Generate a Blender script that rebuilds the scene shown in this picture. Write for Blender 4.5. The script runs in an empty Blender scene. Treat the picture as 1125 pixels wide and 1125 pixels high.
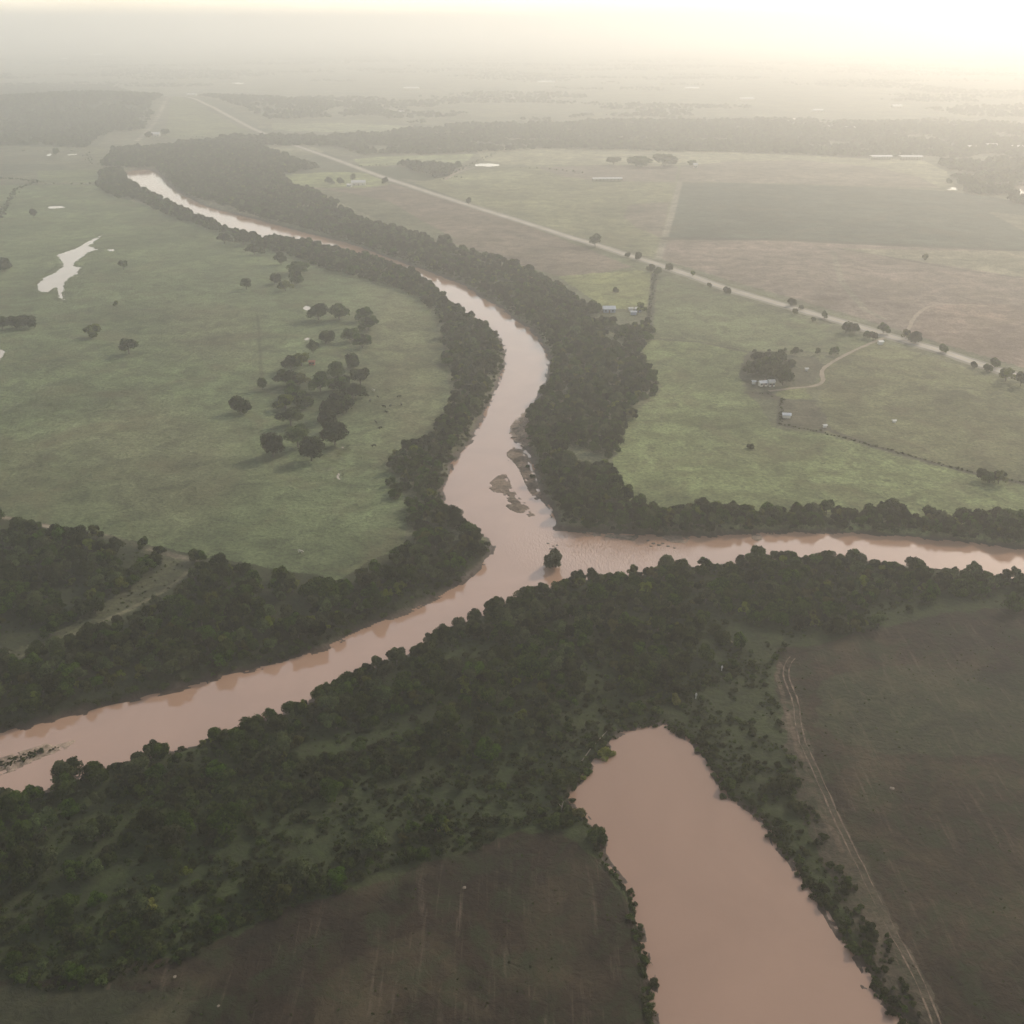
import bpy, bmesh, math, random
import numpy as np
from mathutils import Vector, Matrix
random.seed(7); rng = np.random.default_rng(7)
sc = bpy.context.scene
COL = sc.collection
# ------------------------------------------------------------------ camera
H = 200.0; FPX = 1128.0; CX = 562.5; PITCH = math.radians(25.5)
cp, sp = math.cos(PITCH), math.sin(PITCH)
def g(x, y, z=0.0):
    "photo pixel -> point of the world plane at height z"
    x = np.asarray(x, float); y = np.asarray(y, float)
    u = (x-CX)/FPX; v = (CX-y)/FPX
    dy = cp+v*sp; dz = -sp+v*cp
    dz = np.minimum(dz, -0.008)
    t = (z-H)/dz
    return u*t, dy*t
def proj(X, Y, Z=0.0):
    zc = Y*cp-(Z-H)*sp
    yc = Y*sp+(Z-H)*cp
    return CX+FPX*X/np.maximum(zc, 1), CX-FPX*yc/np.maximum(zc, 1)
def P(pts, z=0.0):
    a = np.array(pts, float); X, Y = g(a[:,0], a[:,1], z)
    return np.stack([X, Y], 1)
def P1(x, y, z=0.0):
    X, Y = g(x, y, z); return float(X), float(Y)
cam = bpy.data.cameras.new('camera'); co = bpy.data.objects.new('camera', cam); COL.objects.link(co)
co.location = (0,0,H); co.rotation_euler = (math.pi/2-PITCH, 0, 0)
cam.sensor_width = 36; cam.sensor_fit = 'HORIZONTAL'; cam.lens = 36*FPX/1125; cam.clip_start = 1; cam.clip_end = 60000
sc.camera = co
# ------------------------------------------------------------------ light
SUN_AZ, SUN_EL = 44.0, 31.0
w = bpy.data.worlds.new('World'); sc.world = w; w.use_nodes = True
nt = w.node_tree; sky = nt.nodes.new('ShaderNodeTexSky'); sky.sky_type = 'NISHITA'; sky.sun_disc = False
sky.sun_elevation = math.radians(SUN_EL); sky.sun_rotation = math.radians(SUN_AZ)
sky.air_density = 1.0; sky.dust_density = 1.0; sky.ozone_density = 1.0; sky.altitude = 200
mx = nt.nodes.new('ShaderNodeMix'); mx.data_type = 'RGBA'; mx.blend_type = 'MULTIPLY'; mx.inputs[0].default_value = 1
nt.links.new(sky.outputs[0], mx.inputs[6]); mx.inputs[7].default_value = (1.0, 0.86, 0.71, 1)
# pale veil added to lift ambient light and reflections, brightest towards horizon, softly uneven
wt = nt.nodes.new('ShaderNodeTexCoord'); wsx = nt.nodes.new('ShaderNodeSeparateXYZ'); nt.links.new(wt.outputs['Generated'], wsx.inputs[0])
wr = nt.nodes.new('ShaderNodeMapRange'); nt.links.new(wsx.outputs[2], wr.inputs[0]); wr.inputs[1].default_value = 0; wr.interpolation_type = 'SMOOTHERSTEP'; wr.inputs[1].default_value = -.25; wr.inputs[2].default_value = .66; wr.inputs[3].default_value = 7.0; wr.inputs[4].default_value = .8
wn_ = nt.nodes.new('ShaderNodeTexNoise'); wn_.inputs['Scale'].default_value = 5; wn_.inputs['Detail'].default_value = 4; nt.links.new(wt.outputs['Generated'], wn_.inputs['Vector'])
wn2 = nt.nodes.new('ShaderNodeMapRange'); nt.links.new(wn_.outputs['Fac'], wn2.inputs[0]); wn2.inputs[1].default_value = .3; wn2.inputs[2].default_value = .7; wn2.inputs[3].default_value = .8; wn2.inputs[4].default_value = 1.2
wm_ = nt.nodes.new('ShaderNodeMath'); wm_.operation = 'MULTIPLY'; nt.links.new(wr.outputs[0], wm_.inputs[0]); nt.links.new(wn2.outputs[0], wm_.inputs[1])
wv = nt.nodes.new('ShaderNodeVectorMath'); wv.operation = 'SCALE'; wv.inputs[0].default_value = (1.0, .915, .78); nt.links.new(wm_.outputs[0], wv.inputs['Scale'])
wa = nt.nodes.new('ShaderNodeVectorMath'); wa.operation = 'ADD'; nt.links.new(mx.outputs[2], wa.inputs[0]); nt.links.new(wv.outputs[0], wa.inputs[1])
nt.links.new(wa.outputs[0], nt.nodes['Background'].inputs[0]); nt.nodes['Background'].inputs[1].default_value = 0.13
sl = bpy.data.lights.new('sun', 'SUN'); so = bpy.data.objects.new('sun', sl); COL.objects.link(so)
az, el = math.radians(SUN_AZ), math.radians(SUN_EL)
sd = Vector((math.sin(az)*math.cos(el), math.cos(az)*math.cos(el), math.sin(el)))
so.rotation_euler = sd.to_track_quat('Z', 'Y').to_euler(); so.location = (300, 300, 500)
sl.energy = 2.0; sl.angle = math.radians(2.0); sl.color = (1.0, 0.90, 0.75)
sc.view_settings.view_transform = 'Standard'; sc.view_settings.look = 'None'; sc.view_settings.gamma = 1; sc.view_settings.exposure = 0.40
sc.cycles.use_denoising = True; sc.cycles.use_adaptive_sampling = True; sc.cycles.adaptive_threshold = 0.012
sc.cycles.max_bounces = 8; sc.cycles.diffuse_bounces = 2; sc.cycles.glossy_bounces = 2; sc.cycles.transmission_bounces = 3; sc.cycles.volume_bounces = 5
sc.cycles.caustics_reflective = False; sc.cycles.caustics_refractive = False; sc.cycles.use_light_tree = False
# ------------------------------------------------------------------ noise / polygon maths
def h2(ix, iy, s):
    n = (ix.astype(np.int64)*374761393+iy.astype(np.int64)*668265263+s*974634777) & 0xffffffff
    n = ((n ^ (n >> 13))*1274126177) & 0xffffffff
    return ((n ^ (n >> 16)) & 0xffff)/65535.0
def vnoise(X, Y, s=0):
    ix = np.floor(X); iy = np.floor(Y); fx = X-ix; fy = Y-iy
    fx = fx*fx*(3-2*fx); fy = fy*fy*(3-2*fy)
    a = h2(ix, iy, s); b = h2(ix+1, iy, s); c = h2(ix, iy+1, s); d = h2(ix+1, iy+1, s)
    return (a*(1-fx)+b*fx)*(1-fy)+(c*(1-fx)+d*fx)*fy
def fbm(X, Y, s=0, o=4):
    r = 0; a = .5; t = 0
    for k in range(o):
        r = r+a*vnoise(X*2**k+k*17.3, Y*2**k-k*9.1, s+k); t += a; a *= .55
    return r/t
def sdf(poly, X, Y, pad=60.0):
    "signed distance in metres, negative inside; far points get pad"
    X = np.asarray(X, float); Y = np.asarray(Y, float)
    out = np.full(X.shape, pad)
    mnx, mny = poly.min(0)-pad; mxx, mxy = poly.max(0)+pad
    m = (X > mnx) & (X < mxx) & (Y > mny) & (Y < mxy)
    if not m.any(): return out
    x = X[m]; y = Y[m]; d = np.full(x.shape, pad*pad); ins = np.zeros(x.shape, bool)
    n = len(poly)
    for i in range(n):
        x0, y0 = poly[i]; x1, y1 = poly[(i+1) % n]
        ex, ey = x1-x0, y1-y0; L = ex*ex+ey*ey+1e-9
        t = np.clip(((x-x0)*ex+(y-y0)*ey)/L, 0, 1)
        dd = (x-x0-t*ex)**2+(y-y0-t*ey)**2
        d = np.minimum(d, dd)
        c = ((y0 > y) != (y1 > y))
        if ey != 0: ins ^= c & (x < x0+(y-y0)*ex/ey)
    r = np.sqrt(d); r[ins] *= -1
    out[m] = np.minimum(r, pad)
    return out
def inside(poly, X, Y):
    X = np.asarray(X, float); Y = np.asarray(Y, float)
    ins = np.zeros(X.shape, bool); n = len(poly)
    m = (X >= poly[:,0].min()) & (X <= poly[:,0].max()) & (Y >= poly[:,1].min()) & (Y <= poly[:,1].max())
    x = X[m]; y = Y[m]; q = np.zeros(x.shape, bool)
    for i in range(n):
        x0, y0 = poly[i]; x1, y1 = poly[(i+1) % n]
        if y1 != y0: q ^= ((y0 > y) != (y1 > y)) & (x < x0+(y-y0)*(x1-x0)/(y1-y0))
    ins[m] = q
    return ins
def smooth(a, b, x):
    t = np.clip((x-a)/(b-a), 0, 1); return t*t*(3-2*t)
# ------------------------------------------------------------------ water outlines
RZ = -3.0
river = P([(138,190),(148,187),(160,186),(172,189),(180,198),(192,210),(206,217),(224,226),(240,231),(262,236),(285,242),(310,249),(335,256),(360,262),(385,268),(410,277),(437,287),(465,297),(485,304),(510,314),(532,329),(550,338),(563,351),(580,360),(590,371),(597,382),(602,394),(600,412),(592,434),(581,449),(570,462),(564,476),(566,486),(575,490),(583,505),(588,530),(593,546),(604,558),(608,573),(609,582),
 (640,585),(680,587),(750,590),(779,590),(829,587),(880,585.5),(948,587),(1015,592),(1083,599),(1125,604),(1200,610),(1300,618),(1300,652),(1200,644),(1125,636),(1086,634),(1049,628),(1000,622),(961,620),(941,616),(887,615),(840,617),(796,620),(745,625),(704,630),(660,634),(627,636),(613,641),(603,645),(586,650),(559,662),(542,670),(519,678),(485,694),(448,717),(421,727),(390,743),(353,764),(324,777),(304,785),(257,803),(189,825),(145,836),(115,845),(91,853),(61,865),(25,879),(0,884),(-60,910),(-150,945),
 (-150,850),(-60,822),(0,807),(34,799),(101,782),(152,769),(203,757),(243,745),(304,731),(355,714.6),(404,691),(451,672),(478,659),(505,644),(525,627),(539,612),(543,600),(540,590),(526,586),(508,572),(497,563),(489,552),(486.5,542),(492,532),(497,519),(496,510),(505,502),(519,485),(529,465),(539,444),(546,427),(556,400),(556,387),(554,378),(549,370),(542,364),(522,352),(505,340),(487,325),(467,307),(437,296),(404,285),(380,278),(350,271.5),(317,266.5),(290,264),(257,256),(236,247),(220,240),(203,231),(182,221),(159,211),(145,201)], RZ)
PZ = -1.2
pond = P([(728,795),(718,799),(706,800),(694,804),(682,806),(676,811),(668,822),(658,832),(649,843),(640,856),(630,870),(627,878),(630,887),(640,892),(647,901),(657,909),(664,920),(662,937.5),(670,950),(681,964),(691,975),(698,990),(704,1018.6),(708,1042),(714,1064),(719,1086),(718,1103),(720,1125),(724,1180),(730,1300),(1090,1300),(1040,1190),(992,1125),(975,1105),(960,1094),(950,1084.5),(953,1073),(944,1058),(934,1044),(921,1027),(907,1003.5),(893,987),(880,970),(870,948),(858,936),(850,926),(846,912),(836,902),(824,891),(812.6,883.5),(800,876),(793,868),(787,855),(776,842),(767,830),(764,818),(755,812),(745,808.5),(735,801)], PZ)
SZ = -0.45
small = [
 ('pond', P([(113,258),(101,263),(83,273),(71,277),(61,280),(67,287),(69,292),(61,299),(47,306),(40,312),(41,319),(51,322),(61,316),(63,324),(71,334),(69,321),(73,308),(84,301),(90,294),(81,292),(84,287),(98,277),(104,275),(112,275),(104,273),(98,270),(109,262)], SZ)),
 ('pond', P([(51,227),(60,226.3),(71,226.5),(72,228),(60,229.3),(52,229)], SZ)),
 ('pond', P([(-30,376),(0,384),(6,385),(6,389),(2,393),(0,398),(-30,420)], SZ)),
 ('pond', P([(369,521),(372,518.5),(375,520),(374,524),(375.5,526),(374,528.5),(370,527),(368,524)], SZ)),
 ('pond', P([(335,371.5),(339,371),(342,372.2),(339,373.6),(335,374.3),(333.8,373)], SZ)),
 ('pond', P([(331,339),(336,335),(341,337),(342,340),(336,341.5)], SZ)),
 ('pond', P([(377,489.5),(380,492),(382,494),(379,495),(376,492.5),(373.5,493),(374.5,490.5)], SZ)),
 ('pond', P([(118,274),(126,273.5),(127,275),(119,277)], SZ)),
 ('pond', P([(521,180.3),(536,179.3),(549,180.5),(549,182.5),(535,183),(528,182.4),(521,182.3)], SZ)),
 ('pond', P([(857,130.5),(866,131),(875,129),(873,132),(869,134),(862,132)], SZ)),
 ('pond', P([(1039,207.5),(1044,205.3),(1051,205.8),(1054,208),(1053,209.8),(1047,208.2),(1041,208.8)], SZ)),
 ('pond', P([(1113,204.5),(1125,203),(1145,205),(1148,216),(1125,219),(1121,215),(1114,209)], SZ)),
 ('pond', P([(49,171),(55,168.5),(57,170),(55,171.5)], SZ)),
 ('pond', P([(73,169.5),(86,168.8),(84,170.3),(76,170.8)], SZ)),
 ('pond', P([(97,59.6),(106,58.8),(118,59.6),(107,60.8)], SZ)),
 ('pond', P([(255,91.3),(262,90.2),(270,91.6),(262,92.8)], SZ)),
]
bars = [P([(540,530),(547,523),(554,521),(558,527),(561,536),(553,541),(545,541),(539,536)], RZ),
        P([(554,543),(562,538),(568,546),(576,553),(570,556),(560,551)], RZ),
        P([(557,555),(570,553),(578,556),(582,562),(570,563),(562,560)], RZ),
        P([(580,565),(584,564),(588,569),(584,569)], RZ),
        P([(558,497),(564,492),(572,492),(577,499),(584,512),(588,528),(594,546),(590,549),(583,540),(577,528),(572,516),(566,508),(560,506)], RZ),
        P([(562,468),(572,455),(584,450),(586,470),(580,490),(570,486),(564,482)], RZ),
        P([(-20,833),(0,834),(20,828),(38,822),(52,819),(56,821),(44,828),(60,820),(80,815),(72,821),(46,831),(30,838),(10,848),(-20,856)], RZ),
        P([(643,586.5),(655,586),(658,588.5),(646,589)], RZ), P([(662,587.5),(680,588),(700,590),(696,593),(680,592),(664,590)], RZ),
        P([(726,590),(745,589),(756,592),(752,596),(738,595)], RZ), P([(828,589),(834,588.5),(838,591),(833,594),(828,592)], RZ)]
# ------------------------------------------------------------------ land cover: outline, colour, kind (0 pasture, 1 tilled, 2 wood floor)
GREEN = (.108,.132,.062); BGREEN = (.148,.172,.074); TAN = (.175,.150,.105); BROWN = (.115,.088,.062); DARKB = (.021,.013,.008)
cover = [
 ([(-300,80),(200,104),(320,152),(380,176),(520,222),(720,286),(900,340),(1125,408),(1500,530),(1500,60),(-300,60)], (.130,.128,.080), 0),
 ([(-300,92),(0,93),(118,93),(162,105),(189,111),(149,135),(108,149),(95,162),(0,160),(-300,160)], (.055,.062,.035), 2),
 ([(190,113),(300,150),(270,160),(150,160),(128,168),(108,160),(115,150),(150,140)], (.135,.130,.085), 0),
 ([(192,114),(262,140),(290,150),(255,156),(205,156),(180,150)], (.150,.160,.085), 0),
 ([(-300,160),(100,163),(112,190),(108,202),(-300,202)], (.120,.118,.075), 0),
 ([(-300,178),(70,180),(70,190),(-300,194)], (.080,.085,.055), 0),
 ([(42,187),(105,186),(110,200),(40,200)], (.125,.145,.070), 0),
 ([(-200,200),(20,203),(12,225),(0,240),(-200,330)], (.175,.105,.085), 1),
 ([(298,137),(380,136),(440,138),(478,142),(465,146),(380,146),(300,143)], (.220,.230,.140), 0),
 ([(375,170),(400,172),(395,180),(372,178)], (.140,.135,.095), 0),
 ([(388,175),(415,172),(520,169),(515,176),(500,181),(440,181),(395,182)], (.230,.250,.130), 0),
 ([(402,183),(500,184),(494,194),(470,199),(440,196),(415,190)], (.085,.100,.055), 2),
 ([(308,192),(360,189),(398,189),(420,197),(428,203),(400,206),(350,206),(322,205)], (.210,.230,.100), 0),
 ([(340,206),(400,206),(432,202),(520,228),(600,256),(696,293),(640,302),(613,303),(560,287),(498,267),(437,248),(380,225)], (.150,.118,.088), 1),
 ([(345,207),(385,212),(430,222),(470,246),(500,262),(470,262),(420,243),(385,228)], (.110,.110,.065), 0),
 ([(455,201),(500,192),(520,186),(560,184),(640,181),(748,181),(740,215),(724,286),(640,262),(560,236),(500,217)], (.160,.160,.085), 0),
 ([(590,184),(660,181),(745,182),(742,200),(660,199),(620,194)], (.150,.125,.095), 1),
 ([(690,225),(735,222),(728,262),(700,250),(685,238)], (.145,.120,.088), 1),
 ([(480,196),(560,186),(590,190),(560,200),(500,204)], (.215,.220,.120), 0),
 ([(522,163),(606,161),(690,163),(750,165),(846,169),(930,173),(1012,175),(1040,188),(1050,205),(1030,205),(985,189),(900,178),(800,178),(748,181),(560,181),(530,176)], (.235,.225,.140), 0),
 ([(748,183),(800,177),(880,176),(960,183),(1010,194),(1032,206),(940,204),(850,201),(745,199)], (.170,.145,.108), 1),
 ([(744,200),(850,202),(940,205),(1045,210),(1125,222),(1500,240),(1500,290),(1125,274),(1000,268),(860,262),(732,261)], (.058,.068,.048), 0),
 ([(1085,232),(1125,236),(1500,250),(1500,272),(1140,262)], (.125,.125,.080), 0),
 ([(732,262),(860,263),(1000,269),(1125,275),(1500,292),(1500,525),(1125,404),(900,336),(724,284)], (.190,.148,.118), 1),
 ([(915,272),(1125,276),(1500,292),(1500,325),(1125,305),(1020,288)], (.205,.190,.125), 0),
 ([(1015,338),(1060,332),(1200,340),(1500,380),(1500,525),(1125,404),(1000,366)], (.205,.150,.115), 1),
 ([(613,303),(660,299),(700,296),(718,299),(712,342),(690,338),(664,338),(640,322)], (.190,.200,.080), 0),
 ([(719,299),(860,343),(965,373),(930,388),(880,388),(826,386),(765,374),(708,373),(713,345)], (.120,.135,.065), 0),
 ([(708,373),(765,375),(826,388),(815,420),(850,470),(900,474),(1000,505),(1125,532),(1500,610),(1500,620),(1125,592),(750,575),(690,565),(670,520),(680,480),(705,445),(728,425),(705,395)], BGREEN, 0),
 ([(965,375),(1125,422),(1500,536),(1500,612),(1125,530),(1015,505),(905,474),(900,430),(903,405),(934,388)], (.118,.120,.058), 0),
 ([(820,388),(900,392),(905,405),(895,422),(860,426),(822,428),(812,410)], (.080,.078,.048), 0),
 ([(822,431),(845,429),(858,437),(890,440),(905,452),(912,470),(880,470),(855,467),(856,440),(825,436)], (.085,.080,.050), 0),
 ([(864,426),(885,425),(893,438),(868,438),(850,433)], (.150,.165,.070), 0),
 ([(-300,203),(108,203),(128,216),(176,230),(236,250),(294,272),(341,287),(404,304),(465,328),(485,372),(495,431),(478,478),(424,505),(451,560),(441,600),(370,637),(233,612),(110,588),(0,570),(-300,540)], GREEN, 0),
 ([(405,300),(470,335),(485,380),(492,431),(470,478),(430,500),(410,440),(400,380)], (.135,.140,.072), 'soft'),
 ([(150,430),(260,470),(270,540),(200,580),(120,560),(60,480)], (.116,.124,.064), 'soft'),
 ([(180,330),(280,340),(290,400),(200,390)], (.112,.122,.062), 'soft'),
 ([(0,480),(60,500),(70,560),(0,560)], (.094,.098,.050), 'soft'),
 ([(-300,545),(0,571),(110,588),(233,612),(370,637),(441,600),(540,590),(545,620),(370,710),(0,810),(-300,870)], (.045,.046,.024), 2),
 ([(215,612),(165,600),(150,606),(180,618),(165,630),(145,640),(110,662),(80,685),(20,712),(-120,752),(-120,775),(20,724),(68,706),(111,688),(140,674),(180,650),(225,625)], (.068,.070,.036), 0),
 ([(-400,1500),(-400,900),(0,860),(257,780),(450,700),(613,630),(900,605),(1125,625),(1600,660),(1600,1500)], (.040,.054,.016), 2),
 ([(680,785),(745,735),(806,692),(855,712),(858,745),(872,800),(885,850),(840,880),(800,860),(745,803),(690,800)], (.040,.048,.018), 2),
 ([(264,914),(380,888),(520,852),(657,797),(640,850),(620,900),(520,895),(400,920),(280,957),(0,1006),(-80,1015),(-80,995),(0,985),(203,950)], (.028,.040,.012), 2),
 ([(-80,1085),(0,1074),(101,1072),(128,1060),(203,1046),(280,1018),(321,993),(380,978),(438,958),(505,935),(559,912),(606,912),(640,925),(660,945),(680,975),(698,1010),(712,1062),(715,1125),(720,1300),(-300,1300),(-300,1110)], DARKB, 1),
 ([(855,712),(907,706),(934,696),(1032,676),(1083,669),(1140,664),(1600,660),(1600,1500),(1200,1500),(1045,1160),(1010,1086),(960,992),(905,880),(880,830),(868,790),(850,750)], (.028,.019,.012), 1),
 ([(900,745),(1000,730),(1125,740),(1300,760),(1300,850),(1125,830),(980,830),(900,800)], (.032,.032,.017), 1),
 ([(0,1082),(90,1080),(220,1100),(180,1140),(0,1140),(-100,1110)], (.030,.031,.016), 0),
 ([(860,760),(876,770),(905,860),(945,940),(1000,1050),(1045,1150),(1060,1200),(1000,1140),(950,1050),(905,950),(875,870),(862,800)], (.062,.050,.034), 1),
]
cover = [(P(a), c, k) for a, c, k in cover]
# strips: pale or dark lines in the grass (polyline px, half width m, colour)
strips = [
 ([(719,300),(713,358)], 3.0, (.060,.060,.040)),
 ([(747,199),(738,235),(723,284)], 4.0, (.23,.21,.16)),
 ([(150,155),(165,142),(180,127),(194,111)], 5.0, (.26,.235,.185)),
 ([(858,438),(856,466),(902,474),(905,470),(961,490),(1015,505),(1066,518),(1125,530),(1200,545)], 1.8, (.062,.056,.040)),
 ([(858,438),(895,440)], 1.6, (.062,.056,.040)),
 ([(822,431),(840,431),(856,437)], 2.6, (.062,.050,.036)),
 ([(708,372),(765,375),(826,387)], 1.8, (.075,.070,.045)),
 ([(826,386),(870,386),(920,388)], 1.6, (.085,.080,.050)),
 ([(40,202),(110,202.5)], 3.0, (.060,.066,.040)),
 ([(283,345),(288,425)], 1.0, (.065,.075,.035)),
 ([(470,199),(440,199),(408,206),(340,208)], 3.0, (.200,.190,.120)),
 ([(490,197),(500,190),(520,184)], 3.0, (.30,.28,.22)),
 ([(0,568),(27,573),(88,586),(111,588),(165,603),(203,613),(240,620)], 2.0, (.150,.128,.090)),
 ([(863,735),(857,728),(853,740),(860,760),(866,785),(880,830),(900,880),(925,935)], .8, (.100,.074,.052)),
 ([(732,262),(860,263),(1000,269),(1125,275),(1300,283)], 8.0, (.040,.042,.030)),
 ([(918,272),(1000,286),(1060,297),(1125,305)], 3.0, (.120,.100,.072)),
 ([(915,275),(925,310),(950,340),(970,350)], 3.0, (.215,.190,.140)),
 ([(-20,703),(20,722),(68,702),(111,684),(140,670),(180,648),(215,622)], 1.2, (.140,.130,.080)),
]
strips = [(P(a), hw, c) for a, hw, c in strips]
def seg_dist(line, X, Y):
    d = np.full(X.shape, 1e18)
    for i in range(len(line)-1):
        x0, y0 = line[i]; x1, y1 = line[i+1]; ex, ey = x1-x0, y1-y0
        t = np.clip(((X-x0)*ex+(Y-y0)*ey)/(ex*ex+ey*ey+1e-9), 0, 1)
        d = np.minimum(d, (X-x0-t*ex)**2+(Y-y0-t*ey)**2)
    return np.sqrt(d)
def river_d(X, Y): return sdf(river, X, Y, 40)
def pond_d(X, Y): return sdf(pond, X, Y, 20)
hillc = P1(40, 132)
def height(X, Y, full=True, rd=None, pd=None):
    R = np.hypot(X, Y)
    z = (fbm(X/70, Y/70, 3, 3)-.5)*1.6*np.clip(1.6-R/1500, 0.15, 1)
    z = z-0.2
    hx, hy = hillc
    z = z+34*np.exp(-((X-hx)/520)**2-((Y-hy-300)/330)**2)*(.75+.5*fbm(X/260, Y/260, 8, 3))
    if rd is None: rd = river_d(X, Y)
    if pd is None: pd = pond_d(X, Y)
    jr = rd+(fbm(X/5, Y/5, 11, 3)-.5)*2.4
    k = smooth(0, 6.5, jr)
    z = np.where(jr < 7, z*k+(RZ-.0)*(1-k), z)
    z = np.where(jr < 0, RZ-np.minimum(-jr*.5, 2.2), z)
    jp = pd+(fbm(X/3.5, Y/3.5, 12, 3)-.5)*1.8
    k = smooth(0, 3.2, jp)
    z = np.where(jp < 3.3, z*k+PZ*(1-k), z)
    z = np.where(jp < 0, PZ-np.minimum(-jp*.4, 1.6), z)
    for b in bars:
        bd = sdf(b, X, Y, 8)-.15+(fbm(X/2.5, Y/2.5, 31, 3)-.5)*.8
        m = bd < 0
        z = np.where(m & (z < RZ+.25), RZ+np.minimum(-bd*.10, .30)+.02*0, z)
    for nm, s in small:
        jp = sdf(s, X, Y, 6); jp = np.where(jp < 5.99, jp+(fbm(X/4, Y/4, 13, 2)-.5)*(2.6 if s is small[0][1] else .9), 9.0)
        z = np.where(jp < 6, z+(-.12-z)*smooth(5.9, 3, jp), z); k = smooth(-1.6, 1.3, jp)
        z = np.where(jp < 1.3, z*k+(SZ-.25)*(1-k), z)
    return z
# ------------------------------------------------------------------ materials
def M(name):
    m = bpy.data.materials.new(name); m.use_nodes = True
    return m, m.node_tree, m.node_tree.nodes['Principled BSDF']
def N(nt, t, **k):
    n = nt.nodes.new(t)
    for a, b in k.items(): setattr(n, a, b)
    return n
def noise(nt, vec, scale, detail=4, rough=.55, dist=0):
    n = N(nt, 'ShaderNodeTexNoise'); n.inputs['Scale'].default_value = scale; n.inputs['Detail'].default_value = detail
    n.inputs['Roughness'].default_value = rough; n.inputs['Distortion'].default_value = dist
    nt.links.new(vec, n.inputs['Vector']); return n.outputs['Fac']
def ramp(nt, fac, a, b, lo=0.0, hi=1.0):
    n = N(nt, 'ShaderNodeMapRange'); n.inputs[1].default_value = a; n.inputs[2].default_value = b; n.inputs[3].default_value = lo; n.inputs[4].default_value = hi
    nt.links.new(fac, n.inputs[0]); return n.outputs[0]
def mixc(nt, fac, a, b, mode='MIX'):
    n = N(nt, 'ShaderNodeMix', data_type='RGBA', blend_type=mode)
    for s, v in ((n.inputs[0], fac), (n.inputs[6], a), (n.inputs[7], b)):
        if hasattr(v, 'is_linked') or hasattr(v, 'links'): nt.links.new(v, s)
        elif isinstance(v, (int, float)): s.default_value = v
        else: s.default_value = (*v, 1)
    return n.outputs[2]
def mth(nt, op, a, b=0.0):
    n = N(nt, 'ShaderNodeMath', operation=op)
    for s, v in ((n.inputs[0], a), (n.inputs[1], b)):
        if isinstance(v, (int, float)): s.default_value = v
        else: nt.links.new(v, s)
    return n.outputs[0]
def ground_mat():
    m, nt, b = M('land')
    tc = N(nt, 'ShaderNodeTexCoord').outputs['Object']
    at = N(nt, 'ShaderNodeAttribute', attribute_name='cover').outputs['Color']
    kd = N(nt, 'ShaderNodeAttribute', attribute_name='kind').outputs['Color']
    sep = N(nt, 'ShaderNodeSeparateColor'); nt.links.new(kd, sep.inputs[0]); till, wood, wet = sep.outputs
    mp = N(nt, 'ShaderNodeMapping'); nt.links.new(tc, mp.inputs[0]); mp.inputs['Rotation'].default_value = (0,0,math.radians(-4)); mp.inputs['Scale'].default_value = (1,.07,1)
    big = noise(nt, tc, .012, 5, .6, .6); mid = noise(nt, tc, .07, 6, .65, .8); fine = noise(nt, tc, .55, 6, .7); tuft = noise(nt, tc, .22, 4, .6, 1.5)
    c = at
    v = mth(nt, 'MULTIPLY', ramp(nt, big, .35, .65, .70, 1.28), ramp(nt, mid, .33, .67, .60, 1.42))
    v = mth(nt, 'MULTIPLY', v, ramp(nt, fine, .30, .70, .50, 1.50))
    vv = N(nt, 'ShaderNodeCombineColor')
    for i in range(3): nt.links.new(v, vv.inputs[i])
    c = mixc(nt, 1.0, c, vv.outputs[0], 'MULTIPLY')
    # dry yellowish-brown wash and damp green wash
    c = mixc(nt, ramp(nt, noise(nt, tc, .025, 5, .65, 1.0), .50, .68, 0, .38), c, (.135,.108,.060))
    c = mixc(nt, mth(nt, 'MULTIPLY', ramp(nt, tuft, .58, .68, 0, .7), mth(nt, 'SUBTRACT', 1.0, till)), c, (.035,.045,.018))
    # tilled soil: streaks, weeds, stubble
    st = noise(nt, mp.outputs[0], .55, 5, .7, .3)
    tcol = mixc(nt, ramp(nt, noise(nt, tc, .09, 8, .78, .5), .48, .60, 0, .75), c, (.024,.032,.012))
    fm = mth(nt, 'MULTIPLY', ramp(nt, st, .54, .70, 0, .9), ramp(nt, mid, .40, .62))
    tcol = mixc(nt, fm, tcol, (.13,.098,.072))
    # far from the camera's field the weeds wash back into the field colour
    dk = N(nt, 'ShaderNodeAttribute', attribute_name='rough').outputs['Fac']
    c = mixc(nt, mth(nt, 'MULTIPLY', till, dk), c, tcol)
    # wood floor: dark with shrubs' green
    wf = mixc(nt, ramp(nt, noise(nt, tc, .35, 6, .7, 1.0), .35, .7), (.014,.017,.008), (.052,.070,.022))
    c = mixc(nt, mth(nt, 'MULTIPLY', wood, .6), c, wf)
    # wet sand and mud beside water
    mud = mixc(nt, fine, (.040,.028,.021), (.09,.062,.045))
    c = mixc(nt, wet, c, mud)
    nt.links.new(c, b.inputs['Base Color'])
    nt.links.new(ramp(nt, wet, 0, 1, .95, .55), b.inputs['Roughness']); b.inputs['Specular IOR Level'].default_value = .2
    bp = N(nt, 'ShaderNodeBump'); bp.inputs['Strength'].default_value = .8; bp.inputs['Distance'].default_value = .9
    hh = mth(nt, 'ADD', mth(nt, 'MULTIPLY', fine, .6), mth(nt, 'MULTIPLY', tuft, .8))
    nt.links.new(hh, bp.inputs['Height']); nt.links.new(bp.outputs[0], b.inputs['Normal'])
    return m
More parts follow.
